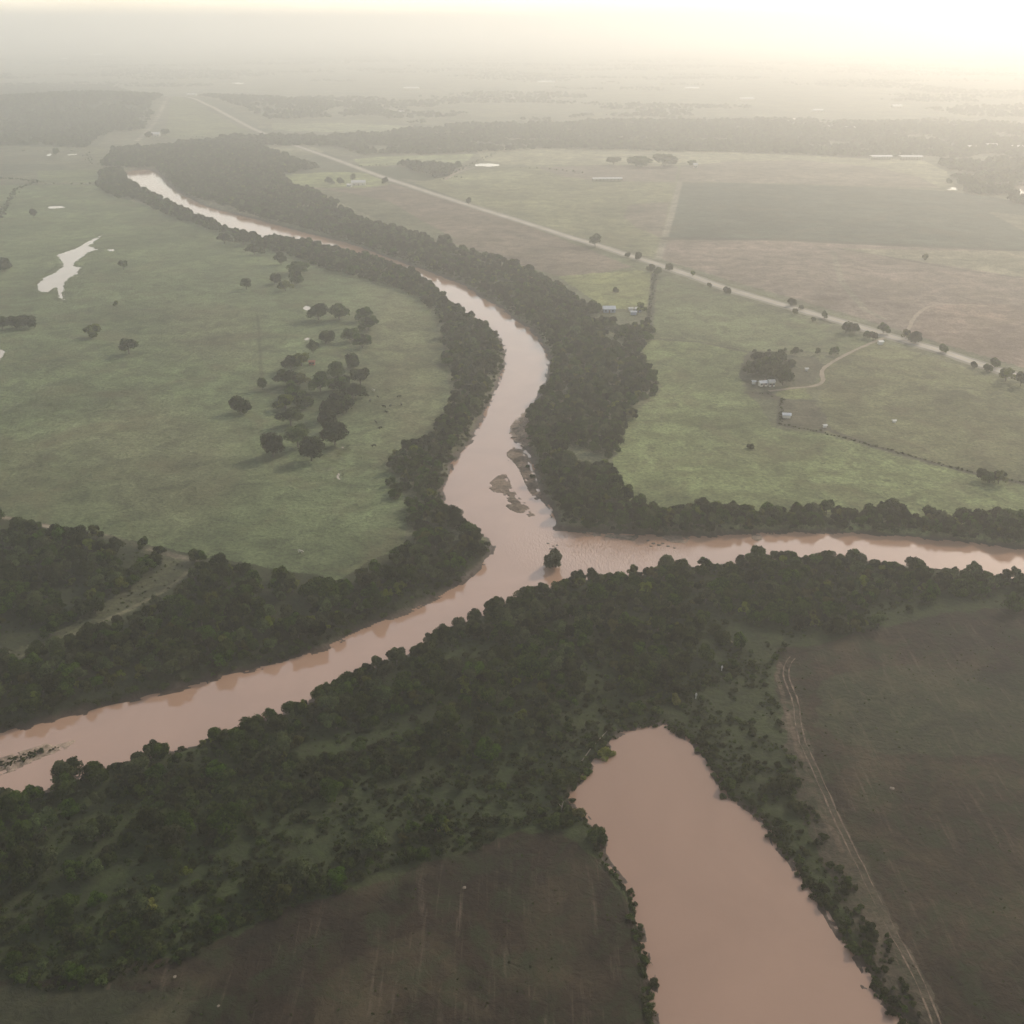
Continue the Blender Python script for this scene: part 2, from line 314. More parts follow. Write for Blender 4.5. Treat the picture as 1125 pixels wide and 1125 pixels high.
def water_mat(name, base, rough=.06, wave=.05, rapids=None, ior=1.38):
    m, nt, b = M(name)
    tc = N(nt, 'ShaderNodeTexCoord').outputs['Object']
    c = mixc(nt, ramp(nt, noise(nt, tc, .02, 4, .6, 1.2), .35, .7), tuple(x*.94 for x in base), tuple(min(1, x*1.05) for x in base))
    nt.links.new(c, b.inputs['Base Color'])
    b.inputs['Roughness'].default_value = rough; b.inputs['IOR'].default_value = ior
    bp = N(nt, 'ShaderNodeBump'); bp.inputs['Strength'].default_value = 1; bp.inputs['Distance'].default_value = 1
    hn = mth(nt, 'MULTIPLY', noise(nt, tc, .8, 3, .6), wave)
    hn = mth(nt, 'ADD', hn, mth(nt, 'MULTIPLY', noise(nt, tc, .12, 2, .5), wave*1.5))
    if rapids:
        cx, cy, rx, ry = rapids
        mp = N(nt, 'ShaderNodeMapping'); nt.links.new(tc, mp.inputs[0])
        mp.inputs['Location'].default_value = (-cx/rx, -cy/ry, 3.0/10); mp.inputs['Scale'].default_value = (1/rx, 1/ry, .1)
        ln = N(nt, 'ShaderNodeVectorMath', operation='LENGTH'); nt.links.new(mp.outputs[0], ln.inputs[0])
        fal = ramp(nt, ln.outputs['Value'], .0, 1.4, 1, 0)
        mp2 = N(nt, 'ShaderNodeMapping'); nt.links.new(tc, mp2.inputs[0]); mp2.inputs['Rotation'].default_value = (0,0,math.radians(25)); mp2.inputs['Scale'].default_value = (1.3,.45,1)
        rp = noise(nt, mp2.outputs[0], .9, 2, .5, .4)
        hn = mth(nt, 'ADD', hn, mth(nt, 'MULTIPLY', mth(nt, 'MULTIPLY', rp, fal), .75))
    nt.links.new(hn, bp.inputs['Height']); nt.links.new(bp.outputs[0], b.inputs['Normal'])
    return m
def leaf_mat(name, dark, light, trans=.30):
    m, nt, b = M(name)
    oi = N(nt, 'ShaderNodeObjectInfo').outputs['Random']
    at = N(nt, 'ShaderNodeAttribute', attribute_name='tone').outputs['Fac']
    f = mth(nt, 'ADD', mth(nt, 'MULTIPLY', mth(nt, 'POWER', at, 1.6), 1.15), mth(nt, 'MULTIPLY', oi, .30))
    c = mixc(nt, f, dark, light)
    # whole-plant hue: some olive, some blue-green
    hs = N(nt, 'ShaderNodeHueSaturation'); nt.links.new(c, hs.inputs['Color'])
    wn = N(nt, 'ShaderNodeTexWhiteNoise', noise_dimensions='1D'); nt.links.new(oi, wn.inputs['W'])
    nt.links.new(ramp(nt, wn.outputs['Value'], 0, 1, .475, .525), hs.inputs['Hue']); nt.links.new(ramp(nt, wn.outputs['Value'], 0, 1, .85, 1.1), hs.inputs['Saturation'])
    nt.links.new(ramp(nt, wn.outputs['Value'], 0, 1, .60, 1.5), hs.inputs['Value'])
    df = N(nt, 'ShaderNodeBsdfDiffuse'); tr = N(nt, 'ShaderNodeBsdfTranslucent'); ms = N(nt, 'ShaderNodeMixShader'); ms.inputs[0].default_value = trans
    nt.links.new(hs.outputs[0], df.inputs[0]); nt.links.new(mixc(nt, 1.0, hs.outputs[0], (1.25,1.15,.55), 'MULTIPLY'), tr.inputs[0])
    nt.links.new(df.outputs[0], ms.inputs[1]); nt.links.new(tr.outputs[0], ms.inputs[2])
    nt.links.new(ms.outputs[0], nt.nodes['Material Output'].inputs[0]); nt.nodes.remove(b)
    return m
def plain(name, col, rough=.8, var=.25, scale=1.0, metal=0):
    m, nt, b = M(name)
    tc = N(nt, 'ShaderNodeTexCoord').outputs['Object']
    f = noise(nt, tc, scale, 4, .6)
    c = mixc(nt, ramp(nt, f, .3, .7), tuple(x*(1-var) for x in col), tuple(min(1, x*(1+var)) for x in col))
    nt.links.new(c, b.inputs['Base Color']); b.inputs['Roughness'].default_value = rough; b.inputs['Metallic'].default_value = metal
    return m
MAT = dict(
 land=ground_mat(),
 river=water_mat('muddy_river_water', (.42,.262,.182), .05, .03, (*P1(672,604,RZ), 36, 24), 2.05),
 pond=water_mat('still_muddy_water', (.31,.198,.143), .04,   .02, None, 1.45),
 puddle=water_mat('pale_pond_water', (.42,.33,.25), .05, .02, None, 1.8),
 leaf=leaf_mat('tree_leaves', (.003,.006,.002), (.056,.082,.014)),
 leaf_pale=leaf_mat('grey_green_leaves', (.012,.018,.008), (.085,.102,.042)),
 leaf_olive=leaf_mat('olive_leaves', (.012,.017,.004), (.115,.130,.024)),
 leaf_far=leaf_mat('far_tree_leaves', (.035,.042,.026), (.085,.094,.050), .2),  # haze fading put into the colour: leaves paler than on near trees
 scrub=leaf_mat('scrub_leaves', (.012,.019,.006), (.066,.082,.026)),
 bright=leaf_mat('yellow_green_leaves', (.080,.090,.022), (.20,.20,.055), .35),
 bark=plain('bark', (.10,.08,.06), .9, .3, 3),
 asphalt=plain('worn_asphalt', (.36,.325,.28), .8, .22, .04),
 dirt=plain('pale_dirt', (.27,.215,.155), .95, .25, .15),
 rut=plain('bare_soil_rut', (.14,.10,.068), .95, .75, .6),
 white=plain('white_painted_metal', (.62,.60,.57), .4, .08, .5),
 tin=plain('grey_tin_roof', (.52,.54,.57), .45, .15, .4),
 bluewall=plain('blue_grey_siding', (.30,.33,.42), .7, .1, 1),
 cream=plain('cream_siding', (.62,.58,.50), .7, .1, 1),
 rust=plain('rusty_red_metal', (.30,.10,.06), .7, .25, 1),
 glass=plain('dark_glass', (.03,.035,.04), .15, .1, 1),
 dooru=plain('brown_door', (.14,.09,.06), .6, .1, 1),
 wood=plain('weathered_driftwood', (.24,.20,.16), .85, .25, 2),
 stone=plain('pale_limestone', (.22,.18,.14), .9, .2, 2),
 hide=plain('black_hide', (.02,.018,.016), .7, .2, 2),
 whide=plain('cream_hide', (.55,.50,.42), .7, .15, 2),
 line=plain('yellow_road_paint', (.60,.45,.10), .7, .2, 1),
)
# ------------------------------------------------------------------ object helpers
def tag(o, label=None, cat=None, group=None, kind=None):
    if label: o['label'] = label
    if cat: o['category'] = cat
    if group: o['group'] = group
    if kind: o['kind'] = kind
    return o
def empty(name, loc, rz=0):
    o = bpy.data.objects.new(name, None); COL.objects.link(o); o.location = loc; o.rotation_euler = (0,0,rz); o.empty_display_size = 1
    return o
def np_mesh(name, V, F, mats, mi=None, smooth_=False, attrs=None):
    "V (n,3); F (m,k) with one k"
    me = bpy.data.meshes.new(name); V = np.asarray(V, np.float32); F = np.asarray(F, np.int32)
    k = F.shape[1]; me.vertices.add(len(V)); me.vertices.foreach_set('co', V.ravel())
    me.loops.add(F.size); me.loops.foreach_set('vertex_index', F.ravel())
    me.polygons.add(len(F)); me.polygons.foreach_set('loop_start', np.arange(0, F.size, k, dtype=np.int32)); me.polygons.foreach_set('loop_total', np.full(len(F), k, np.int32))
    if mi is not None: me.polygons.foreach_set('material_index', np.asarray(mi, np.int32))
    for m in mats: me.materials.append(m)
    me.update(calc_edges=True)
    if smooth_: me.polygons.foreach_set('use_smooth', np.ones(len(F), bool))
    for nm, (typ, dom, arr) in (attrs or {}).items():
        a = me.attributes.new(nm, typ, dom)
        a.data.foreach_set('color' if typ == 'FLOAT_COLOR' else ('vector' if typ == 'FLOAT_VECTOR' else 'value'), np.asarray(arr, np.float32).ravel() if typ != 'INT' else np.asarray(arr, np.int32))
    return me
def add(name, me, parent=None):
    o = bpy.data.objects.new(name, me); COL.objects.link(o); o.parent = parent
    return o
class MB:
    def __init__(s): s.v = []; s.f = []
    def box(s, x0, x1, y0, y1, z0, z1):
        n = len(s.v); s.v += [(x, y, z) for z in (z0, z1) for x, y in ((x0,y0),(x1,y0),(x1,y1),(x0,y1))]
        s.f += [tuple(n+i for i in q) for q in ((3,2,1,0),(4,5,6,7),(0,1,5,4),(1,2,6,5),(2,3,7,6),(3,0,4,7))]; return s
    def poly(s, pts, faces): n = len(s.v); s.v += pts; s.f += [tuple(n+i for i in q) for q in faces]; return s
    def tube(s, pts, rad, k=6):
        n0 = len(s.v); prev = None
        for i, (p, r) in enumerate(zip(pts, rad)):
            p = Vector(p); d = (Vector(pts[min(i+1, len(pts)-1)])-Vector(pts[max(i-1, 0)])).normalized()
            a = d.orthogonal().normalized() if abs(d.z) < .99 else Vector((1,0,0)); a = (a-d*a.dot(d)).normalized(); c = d.cross(a)
            if prev is not None:
                a = (prev-d*prev.dot(d)).normalized(); c = d.cross(a)
            prev = a
            for j in range(k):
                t = 2*math.pi*j/k; s.v.append(tuple(p+(a*math.cos(t)+c*math.sin(t))*r))
        for i in range(len(pts)-1):
            for j in range(k):
                s.f.append((n0+i*k+j, n0+i*k+(j+1) % k, n0+(i+1)*k+(j+1) % k, n0+(i+1)*k+j))
        s.f.append(tuple(n0+j for j in range(k))[::-1]); s.f.append(tuple(n0+(len(pts)-1)*k+j for j in range(k)))
        return s
    def build(s, name, mat, parent=None, smooth_=False):
        me = bpy.data.meshes.new(name); me.from_pydata(s.v, [], s.f); me.materials.append(mat); me.update()
        if smooth_:
            for p in me.polygons: p.use_smooth = True
        return add(name, me, parent)
def zat(x, y): return float(height(np.array([x]), np.array([y]))[0])
# ------------------------------------------------------------------ ground: one sheet on a polar grid
ypix = np.concatenate([np.arange(1290, 640, -1.25), np.arange(640, 300, -1.05), np.arange(300, 110, -.7), np.arange(110, 36.0, -.8)])
_, rad = g(np.full(ypix.shape, CX), ypix)
rad = np.concatenate([[4, 20, 40, 60, 75, 88], rad[rad > 95]]); rad = rad[rad < 15500]; rad = np.concatenate([rad, [15500]])
fine_t = np.linspace(-math.radians(40), math.radians(40), 1150)
coarse = np.linspace(math.radians(40), math.radians(320), 70)[1:-1]
th = np.concatenate([fine_t, coarse]); nT = len(th); nR = len(rad)
TT, RR = np.meshgrid(th, rad)
GX = RR*np.sin(TT); GY = RR*np.cos(TT)
fx = GX.ravel(); fy = GY.ravel()
RD = river_d(fx, fy); PD = pond_d(fx, fy)
GZ = height(fx, fy, rd=RD, pd=PD)
V = np.stack([fx, fy, GZ], 1)
i = np.arange(nR-1)[:,None]*nT; j = np.arange(nT)[None,:]; j2 = (j+1) % nT
F = np.stack([i+j, i+j2, i+nT+j2, i+nT+j], -1).reshape(-1, 4)[:, ::-1]
# colours of what grows there
C = np.empty((len(fx), 3)); K = np.zeros((len(fx), 3))
BARM = np.zeros(len(fx), bool)
for b in bars: BARM |= sdf(b, fx, fy, 8) < .8
jx = fx+(fbm(fx/6, fy/6, 41, 3)-.5)*5; jy = fy+(fbm(fx/6, fy/6, 47, 3)-.5)*5
# beyond the mapped fields: a patchwork of distant fields
cr = np.random.default_rng(3)
sx = cr.uniform(-9000, 9000, 900); sy = cr.uniform(900, 14000, 900); pal = np.array([(.13,.13,.075),(.16,.155,.09),(.19,.18,.115),(.10,.105,.065),(.15,.125,.09),(.24,.225,.15),(.075,.08,.05)])
pc = pal[cr.integers(0, len(pal), 900)]
far = (np.hypot(fx, fy) > 1200)
C[:] = (.12,.125,.07)
idx = np.where(far)[0]
for s0 in range(0, len(idx), 20000):
    q = idx[s0:s0+20000]; wx = jx[q]+80*(fbm(fx[q]/300, fy[q]/300, 5, 2)-.5); wy = jy[q]
    dd = np.abs(wx[:,None]-sx[None])*.75+np.abs(wy[:,None]-sy[None])*1.1
    C[q] = pc[dd.argmin(1)]
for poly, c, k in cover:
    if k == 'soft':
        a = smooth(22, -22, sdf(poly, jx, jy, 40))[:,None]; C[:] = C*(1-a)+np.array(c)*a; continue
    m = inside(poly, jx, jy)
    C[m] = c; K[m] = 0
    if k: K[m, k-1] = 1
for line, hw, c in strips:
    x0, y0 = line.min(0)-20; x1, y1 = line.max(0)+20
    q = np.where((fx > x0) & (fx < x1) & (fy > y0) & (fy < y1))[0]
    d = seg_dist(line, jx[q]*.25+fx[q]*.75, jy[q]*.25+fy[q]*.75); a = smooth(hw*1.25, hw*.6, d)[:,None]*.9
    C[q] = C[q]*(1-a)+np.array(c)*a
wet = np.clip(smooth(3.6, .8, RD+(fbm(fx/4, fy/4, 61, 3)-.5)*3), 0, 1)
wet = np.maximum(wet, smooth(1.6, .1, PD+(fbm(fx/3, fy/3, 62, 3)-.5)*1.5))
wet[BARM] = 0; K[:,2] = wet; C[BARM] = (.23,.172,.13); K[BARM, :2] = 0
rough = smooth(700, 380, np.hypot(fx, fy))*.85+.1
col4 = np.concatenate([C, np.ones((len(C), 1))], 1); k4 = np.concatenate([K, np.ones((len(C), 1))], 1)
me = np_mesh('ground', V, F, [MAT['land']], smooth_=True, attrs={'cover': ('FLOAT_COLOR', 'POINT', col4), 'kind': ('FLOAT_COLOR', 'POINT', k4), 'rough': ('FLOAT', 'POINT', rough)})
tag(add('ground', me), kind='structure')
def water_sheet(name, D, lim, z, mat):
    m = (D[F] < lim).any(1); f = F[m]; u, inv = np.unique(f, return_inverse=True)
    v = V[u].copy(); v[:,2] = z
    o = add(name, np_mesh(name, v, inv.reshape(f.shape), [mat], smooth_=True)); return o
tag(water_sheet('river', RD, 2.5, RZ, MAT['river']), kind='structure')
tag(water_sheet('pond_water', PD, 1.8, PZ, MAT['pond']), kind='structure')
for nm, s in small:
    tag(water_sheet('pond_water', sdf(s, fx, fy, 6), 1.8, SZ, MAT['puddle']), kind='structure')
# ------------------------------------------------------------------ roads as ribbons
def resample(line, step, smooth_n=2):
    a = np.array(line, float)
    for _ in range(smooth_n):
        b = [a[0]]
        for p, q in zip(a[:-1], a[1:]): b += [p*.75+q*.25, p*.25+q*.75]
        b.append(a[-1]); a = np.array(b)
    d = np.concatenate([[0], np.cumsum(np.hypot(*np.diff(a, axis=0).T))]); n = max(2, int(d[-1]/step))
    t = np.linspace(0, d[-1], n); return np.stack([np.interp(t, d, a[:,0]), np.interp(t, d, a[:,1])], 1)
def ribbon(name, line, offs, dz, mat, step=3.0, jit=0.0, sm=2, parent=None):
    "offs: list of (left, right) offsets from the centreline"
    c = resample(line, step, sm); t = np.gradient(c, axis=0); t /= np.hypot(t[:,0], t[:,1])[:,None]; nrm = np.stack([-t[:,1], t[:,0]], 1)
    Vs = []; Fs = []; base = 0
    for l, r in offs:
        k = max(2, int(abs(r-l)/2.5)+1)
        for q in range(k):
            o = l+(r-l)*q/(k-1)
            jj = (vnoise(c[:,0]/3, c[:,1]/3, 91+q)-.5)*jit if q in (0, k-1) else 0
            p = c+nrm*(o+jj)[:,None] if jit and q in (0, k-1) else c+nrm*o
            Vs.append(np.concatenate([p, (height(p[:,0], p[:,1])+dz)[:,None]], 1))
        n = len(c)
        for q in range(k-1):
            a = base+q*n+np.arange(n-1); Fs.append(np.stack([a, a+n, a+n+1, a+1], 1))
        base += k*n
    return add(name, np_mesh(name, np.concatenate(Vs), np.concatenate(Fs), [mat]), parent)
hwy = P([(194,111),(216,120),(257,133),(290,147),(317,157),(345,167),(380,179),(414,192.5),(471,211),(539,233),(606,254),(674,275),(721,290),(750,299),(796,316),(860,335),(927,354),(981,371),(1029,384),(1083,402),(1125,415.6),(1250,455),(1500,535)])
tag(ribbon('road_verge', hwy, [(-7.5, 7.5)], .10, plain('pale_gravel_verge', (.21,.19,.14), .95, .2, .08), 8, 2.0), kind='structure')
tag(ribbon('highway', hwy, [(-4.0, 4.0)], .22, MAT['asphalt'], 8, .6), kind='structure')
tag(ribbon('road_marking', hwy, [(-.22,-.08),(.08,.22)], .25, MAT['line'], 8), kind='structure')
tag(ribbon('farm_track', P([(975,370),(961,375),(934,387),(915,397),(904,405),(902,411),(906,418),(896,424),(880,425),(862,427),(845,429)]), [(-1.3,1.3)], .09, MAT['dirt'], 2, .8), kind='structure')
tag(ribbon('farm_track', P([(990,373),(997,366),(1002,351),(1015,338),(1029,334),(1050,334),(1075,335),(1085,336)]), [(-1.5,1.5)], .09, MAT['dirt'], 3, 1.2), kind='structure')
tag(ribbon('farm_track', P([(488,197),(495,193),(503,188),(512,184)]), [(-2.5,2.5)], .09, MAT['dirt'], 3, 1.0), kind='structure')
rutl = P([(871,721),(866,728),(863,736),(864,744),(869,755),(875,770),(877,796),(882,815),(890,833),(900,855),(910.5,877),(918,895),(927,914),(944,948),(965,992),(980,1022),(995,1049),(1006,1068),(1015,1086),(1030,1125),(1045,1165),(1070,1240)])
tag(ribbon('dirt_track', rutl, [(-1.06,-.76),(.76,1.06)], .06, MAT['rut'], 1.2, .5), kind='structure')
tag(ribbon('dirt_track', P([(0,568),(14,570),(27,573),(60,580),(88,586)]), [(-1.0,1.0)], .08, MAT['dirt'], 2, .8), kind='structure')
# ------------------------------------------------------------------ plants
def leaf_cloud(seed, centers, radii, n, size, zcut=-.75, aspect=1.5, squash=.85, inner=.12):
    "quads scattered over a cluster of lobes; tone = light or dark clumps"
    r = np.random.default_rng(seed); centers = np.array(centers); radii = np.array(radii)
    w_ = radii**2; li = r.choice(len(radii), n, p=w_/w_.sum())
    d = r.normal(size=(n, 3)); d /= np.linalg.norm(d, axis=1)[:,None]; d[:,2] = np.where(d[:,2] < zcut, -d[:,2], d[:,2])
    rr = radii[li]*(1-np.abs(r.normal(0, inner, n)))*(1+.10*r.normal(size=n))
    p = centers[li]+d*rr[:,None]*np.array([1,1,squash])
    nd = d+r.normal(0, .45, (n, 3)); nd /= np.linalg.norm(nd, axis=1)[:,None]
    a = np.cross(nd, r.normal(size=(n, 3))); a /= np.linalg.norm(a, axis=1)[:,None]; b = np.cross(nd, a)
    s = size*r.uniform(.6, 1.4, n)[:,None]
    V_ = np.stack([p-a*s*.5*aspect, p-b*s*.5+nd*s*.1, p+a*s*.5*aspect, p+b*s*.5+nd*s*.1], 1).reshape(-1, 3)
    F_ = np.arange(4*n).reshape(n, 4)
    lt = r.uniform(0, 1, len(radii)); tone = np.clip(lt[li]*.7+r.uniform(0, .45, n), 0, 1)
    return V_, F_, tone
def crown_lobes(seed, R, Hc, z0, nl):
    r = random.Random(seed); cs = []; rs = []
    for k in range(nl):
        a = r.uniform(0, 2*math.pi); t = r.random()**.6; zz = r.uniform(0, 1)
        rr = R*t*.86*math.sqrt(max(.1, 1-(zz*.85)**2)); cs.append((rr*math.cos(a), rr*math.sin(a), z0+Hc*(.20+zz*.50))); rs.append(R*r.uniform(.27, .44))
    cs.append((0, 0, z0+Hc*.45)); rs.append(R*.55)
    return cs, rs
def make_tree(seed, R=4.2, Hc=6.5, z0=1.8, nl=13, n=1700, size=.5, leaf='leaf'):
    cs, rs = crown_lobes(seed, R, Hc, z0, nl)
    V_, F_, tone = leaf_cloud(seed, cs, rs, n, size)
    cm = np_mesh('crown', V_, F_, [MAT[leaf]], attrs={'tone': ('FLOAT', 'FACE', tone)})
    r = random.Random(seed+99); mb = MB()
    lean = (r.uniform(-.4,.4), r.uniform(-.4,.4)); tr = .055*R
    mb.tube([(0,0,-.6),(lean[0]*.3,lean[1]*.3,z0*.7),(lean[0],lean[1],z0+Hc*.35),(lean[0]*1.2,lean[1]*1.2,z0+Hc*.62)], [tr*1.4, tr, tr*.7, tr*.25], 7)
    for q in range(5):
        c = cs[q]; mb.tube([(lean[0]*.6,lean[1]*.6,z0*.9+.25*q),(c[0]*.45,c[1]*.45,(z0+c[2])*.52),tuple(c)], [tr*.55, tr*.35, tr*.1], 5)
    tm = bpy.data.meshes.new('trunk'); tm.from_pydata(mb.v, [], mb.f); tm.materials.append(MAT['bark']); tm.update()
    return cm, tm
def join_meshes(name, cm, tm):
    bm = bmesh.new(); bm.from_mesh(cm); nf = len(bm.faces); bm.from_mesh(tm)
    bm.faces.ensure_lookup_table()
    for f in bm.faces[nf:]: f.material_index = 1
    me = bpy.data.meshes.new(name); bm.to_mesh(me); bm.free()
    me.materials.append(cm.materials[0]); me.materials.append(MAT['bark']); return me
TREES = [make_tree(100+k, R=r_, Hc=h_, z0=z_, nl=nl_, n=n_, leaf=('leaf','leaf','leaf_pale','leaf','leaf_olive','leaf','leaf','leaf_pale')[k]) for k, (r_, h_, z_, nl_, n_) in enumerate(
    [(4.0,6.6,.5,17,2700),(4.6,7.0,.6,20,3200),(3.6,7.6,.8,15,2500),(4.3,6.0,.3,19,2800),(3.2,5.8,.4,13,2000),(4.9,7.6,.7,22,3500),(3.8,7.0,.5,16,2600),(4.2,8.0,.9,18,2900)])]
def make_bush(seed, R=1.6, Hc=1.9, n=330, size=.34, leaf='scrub', nl=7):
    cs, rs = crown_lobes(seed, R, Hc, -.1, nl); V_, F_, tone = leaf_cloud(seed, cs, rs, n, size)
    return np_mesh('foliage', V_, F_, [MAT[leaf]], attrs={'tone': ('FLOAT', 'FACE', tone)})
BUSH = [make_bush(300+k, R=1.3+.25*(k % 4), Hc=1.4+.35*(k % 3)) for k in range(6)]
BIGB = [make_bush(320+k, R=2.6, Hc=3.4, n=1200, size=.42, nl=11) for k in range(4)]
YBUSH = [make_bush(340+k, R=2.4, Hc=3.4, n=1100, size=.42, nl=10, leaf='bright') for k in range(3)]
FART = []
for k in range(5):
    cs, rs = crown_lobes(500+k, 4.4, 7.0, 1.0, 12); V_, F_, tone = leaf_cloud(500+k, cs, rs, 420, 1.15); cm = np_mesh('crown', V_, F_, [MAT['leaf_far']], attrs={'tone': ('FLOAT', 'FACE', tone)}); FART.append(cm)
# hidden library collections: their objects are never linked to the scene
def library(name, meshes):
    c = bpy.data.collections.new(name)
    for k, m_ in enumerate(meshes):
        c.objects.link(bpy.data.objects.new(f'{name}_{k:02d}', m_))
    return c
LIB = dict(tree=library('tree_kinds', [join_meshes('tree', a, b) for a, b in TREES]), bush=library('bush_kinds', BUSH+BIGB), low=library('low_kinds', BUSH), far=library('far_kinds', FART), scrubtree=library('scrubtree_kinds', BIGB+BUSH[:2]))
def scatter_tree(libcol):
    ng = bpy.data.node_groups.new('scatter_'+libcol.name, 'GeometryNodeTree')
    ng.interface.new_socket('Geometry', in_out='INPUT', socket_type='NodeSocketGeometry'); ng.interface.new_socket('Geometry', in_out='OUTPUT', socket_type='NodeSocketGeometry')
    L = ng.links; gi = ng.nodes.new('NodeGroupInput'); go = ng.nodes.new('NodeGroupOutput')
    ip = ng.nodes.new('GeometryNodeInstanceOnPoints'); ci = ng.nodes.new('GeometryNodeCollectionInfo'); ci.inputs['Collection'].default_value = libcol
    ci.inputs['Separate Children'].default_value = True; ci.inputs['Reset Children'].default_value = True
    def attr(nm, t):
        a = ng.nodes.new('GeometryNodeInputNamedAttribute'); a.data_type = t; a.inputs['Name'].default_value = nm; return a.outputs['Attribute']
    L.new(gi.outputs[0], ip.inputs['Points']); L.new(ci.outputs[0], ip.inputs['Instance']); ip.inputs['Pick Instance'].default_value = True
    L.new(attr('pick', 'INT'), ip.inputs['Instance Index']); L.new(attr('turn', 'FLOAT_VECTOR'), ip.inputs['Rotation']); L.new(attr('size', 'FLOAT_VECTOR'), ip.inputs['Scale'])
    L.new(ip.outputs[0], go.inputs[0]); return ng
SC = {k: scatter_tree(v) for k, v in LIB.items()}
def stuff(name, pts, lib, smin, smax, label, cat, seed=1, zoff=0.0, tall=1.0):
    r = np.random.default_rng(seed); n = len(pts); nk = len(LIB[lib].objects)
    z = height(pts[:,0], pts[:,1])+zoff
    s = r.uniform(smin, smax, n); S = np.stack([s*r.uniform(.85,1.15,n), s*r.uniform(.85,1.15,n), s*tall*r.uniform(.8,1.2,n)], 1)
    T = np.stack([r.normal(0,.05,n), r.normal(0,.05,n), r.uniform(0, 6.283, n)], 1)
    me = bpy.data.meshes.new(name); me.vertices.add(n); me.vertices.foreach_set('co', np.column_stack([pts, z]).astype(np.float32).ravel())
    a = me.attributes.new('pick', 'INT', 'POINT'); a.data.foreach_set('value', r.integers(0, nk, n).astype(np.int32))
    a = me.attributes.new('turn', 'FLOAT_VECTOR', 'POINT'); a.data.foreach_set('vector', T.astype(np.float32).ravel())
    a = me.attributes.new('size', 'FLOAT_VECTOR', 'POINT'); a.data.foreach_set('vector', S.astype(np.float32).ravel())
    o = add(name, me); md = o.modifiers.new('scatter', 'NODES'); md.node_group = SC[lib]
    return tag(o, label, cat, kind='stuff')
def fill(polypx, spacing, seed=0, jit=.45, avoid_r=2.5, thin=None, keep=1.0):
    "jittered grid of points inside an outline given in ground pixels"
    poly = P(polypx); r = np.random.default_rng(seed)
    x0, y0 = poly.min(0); x1, y1 = poly.max(0); lim = 7000; y1 = min(y1, lim)
    gx, gy = np.meshgrid(np.arange(x0, x1, spacing), np.arange(y0, y1, spacing*.9))
    gx = gx+(np.arange(gx.shape[0]) % 2)[:,None]*spacing*.5
    X = gx.ravel(); Y = gy.ravel(); X = X+r.uniform(-jit, jit, X.size)*spacing; Y = Y+r.uniform(-jit, jit, Y.size)*spacing
    ix, iy = X+(fbm(X/14, Y/14, 71, 2)-.5)*10, Y+(fbm(X/14, Y/14, 73, 2)-.5)*10
    m = inside(poly, ix, iy) & (r.random(X.size) < keep); X, Y = X[m], Y[m]
    m = (river_d(X, Y) > avoid_r) & (pond_d(X, Y) > avoid_r*.8); X, Y = X[m], Y[m]
    for nm, s in small:
        m = sdf(s, X, Y, 6) > 3; X, Y = X[m], Y[m]
    for (qx, qy, qr) in ((668,349,15),(679,350,12),(697,350,17),(690,356,8)):
        qX, qY = P1(qx, qy); m = np.hypot(X-qX, Y-qY) > qr; X, Y = X[m], Y[m]
    if y1 > 1200: dh = seg_dist(hwy, X, Y); m = (dh > 19) & ~((dh < 62) & (Y > 1450)); X, Y = X[m], Y[m]
    if thin: m = (fbm(X/thin[0], Y/thin[0], 77, 3) > thin[1]) | (river_d(X, Y) < 13); X, Y = X[m], Y[m]
    return np.stack([X, Y], 1)
Z_near = [(-150,905),(0,852),(115,812),(257,780),(370,740),(450,708),(545,665),(610,640),(760,612),(900,602),(1000,612),(1125,628),(1300,640),(1300,676),(1125,668),(1083,660),(1040,652),(1000,672),(960,690),(905,694),(860,690),(806,690),(770,706),(745,730),(735,748),(691,772),(657,792),(573,812),(520,835),(470,850),(400,862),(321,890),(264,912),(257,932),(203,950),(135,956),(68,967),(0,987),(-150,1035)]
Z_low = [(120,888),(200,852),(330,832),(430,815),(530,795),(560,805),(500,840),(400,862),(321,888),(262,910),(200,915)]
Z_d2 = [(-80,1010),(0,1004),(118,997),(203,983),(280,966),(338,950),(390,925),(450,908),(529,902),(590,896),(640,905),(606,914),(559,912),(505,932),(438,955),(380,974),(321,990),(280,1013),(203,1040),(128,1056),(60,1064),(-80,1078)]
Z_open = [(-150,1040),(0,985),(203,948),(264,912),(321,893),(470,855),(573,812),(657,793),(691,775),(745,735),(806,692),(900,696),(855,712),(850,750),(866,790),(885,850),(905,910),(930,960),(990,1060),(1045,1170),(1000,1170),(930,1040),(860,930),(790,850),(740,798),(680,802),(640,850),(626,880),(650,915),(606,912),(559,912),(438,958),(321,993),(203,1046),(101,1072),(-80,1085)]
Z_lw1 = [(-120,566),(0,574),(41,582),(88,592),(111,596),(145,602),(175,608),(185,616),(162,628),(149,640),(111,662),(95,680),(51,700),(0,717),(-120,760)]
Z_lw2 = [(228,622),(260,628),(321,638),(365,644),(394,636),(417,623),(441,606),(451,580),(440,555),(424,522),(424,508),(451,493),(478,481),(490,464),(497,431),(494,397),(488,372),(480,350),(466,330),(437,316),(404,307),(370,299),(341,290),(314,279),(294,275),(236,253),(216,246),(176,233),(145,216),(128,218),(106,205),(112,188),(135,186),(160,205),(240,243),(330,263),(404,281),(465,302),(505,335),(545,362),(560,385),(556,410),(540,450),(500,510),(490,545),(545,590),(545,615),(478,662),(355,718),(243,748),(101,785),(-120,840),(-120,790),(0,727),(68,706),(111,690),(135,677),(176,656),(205,640)]
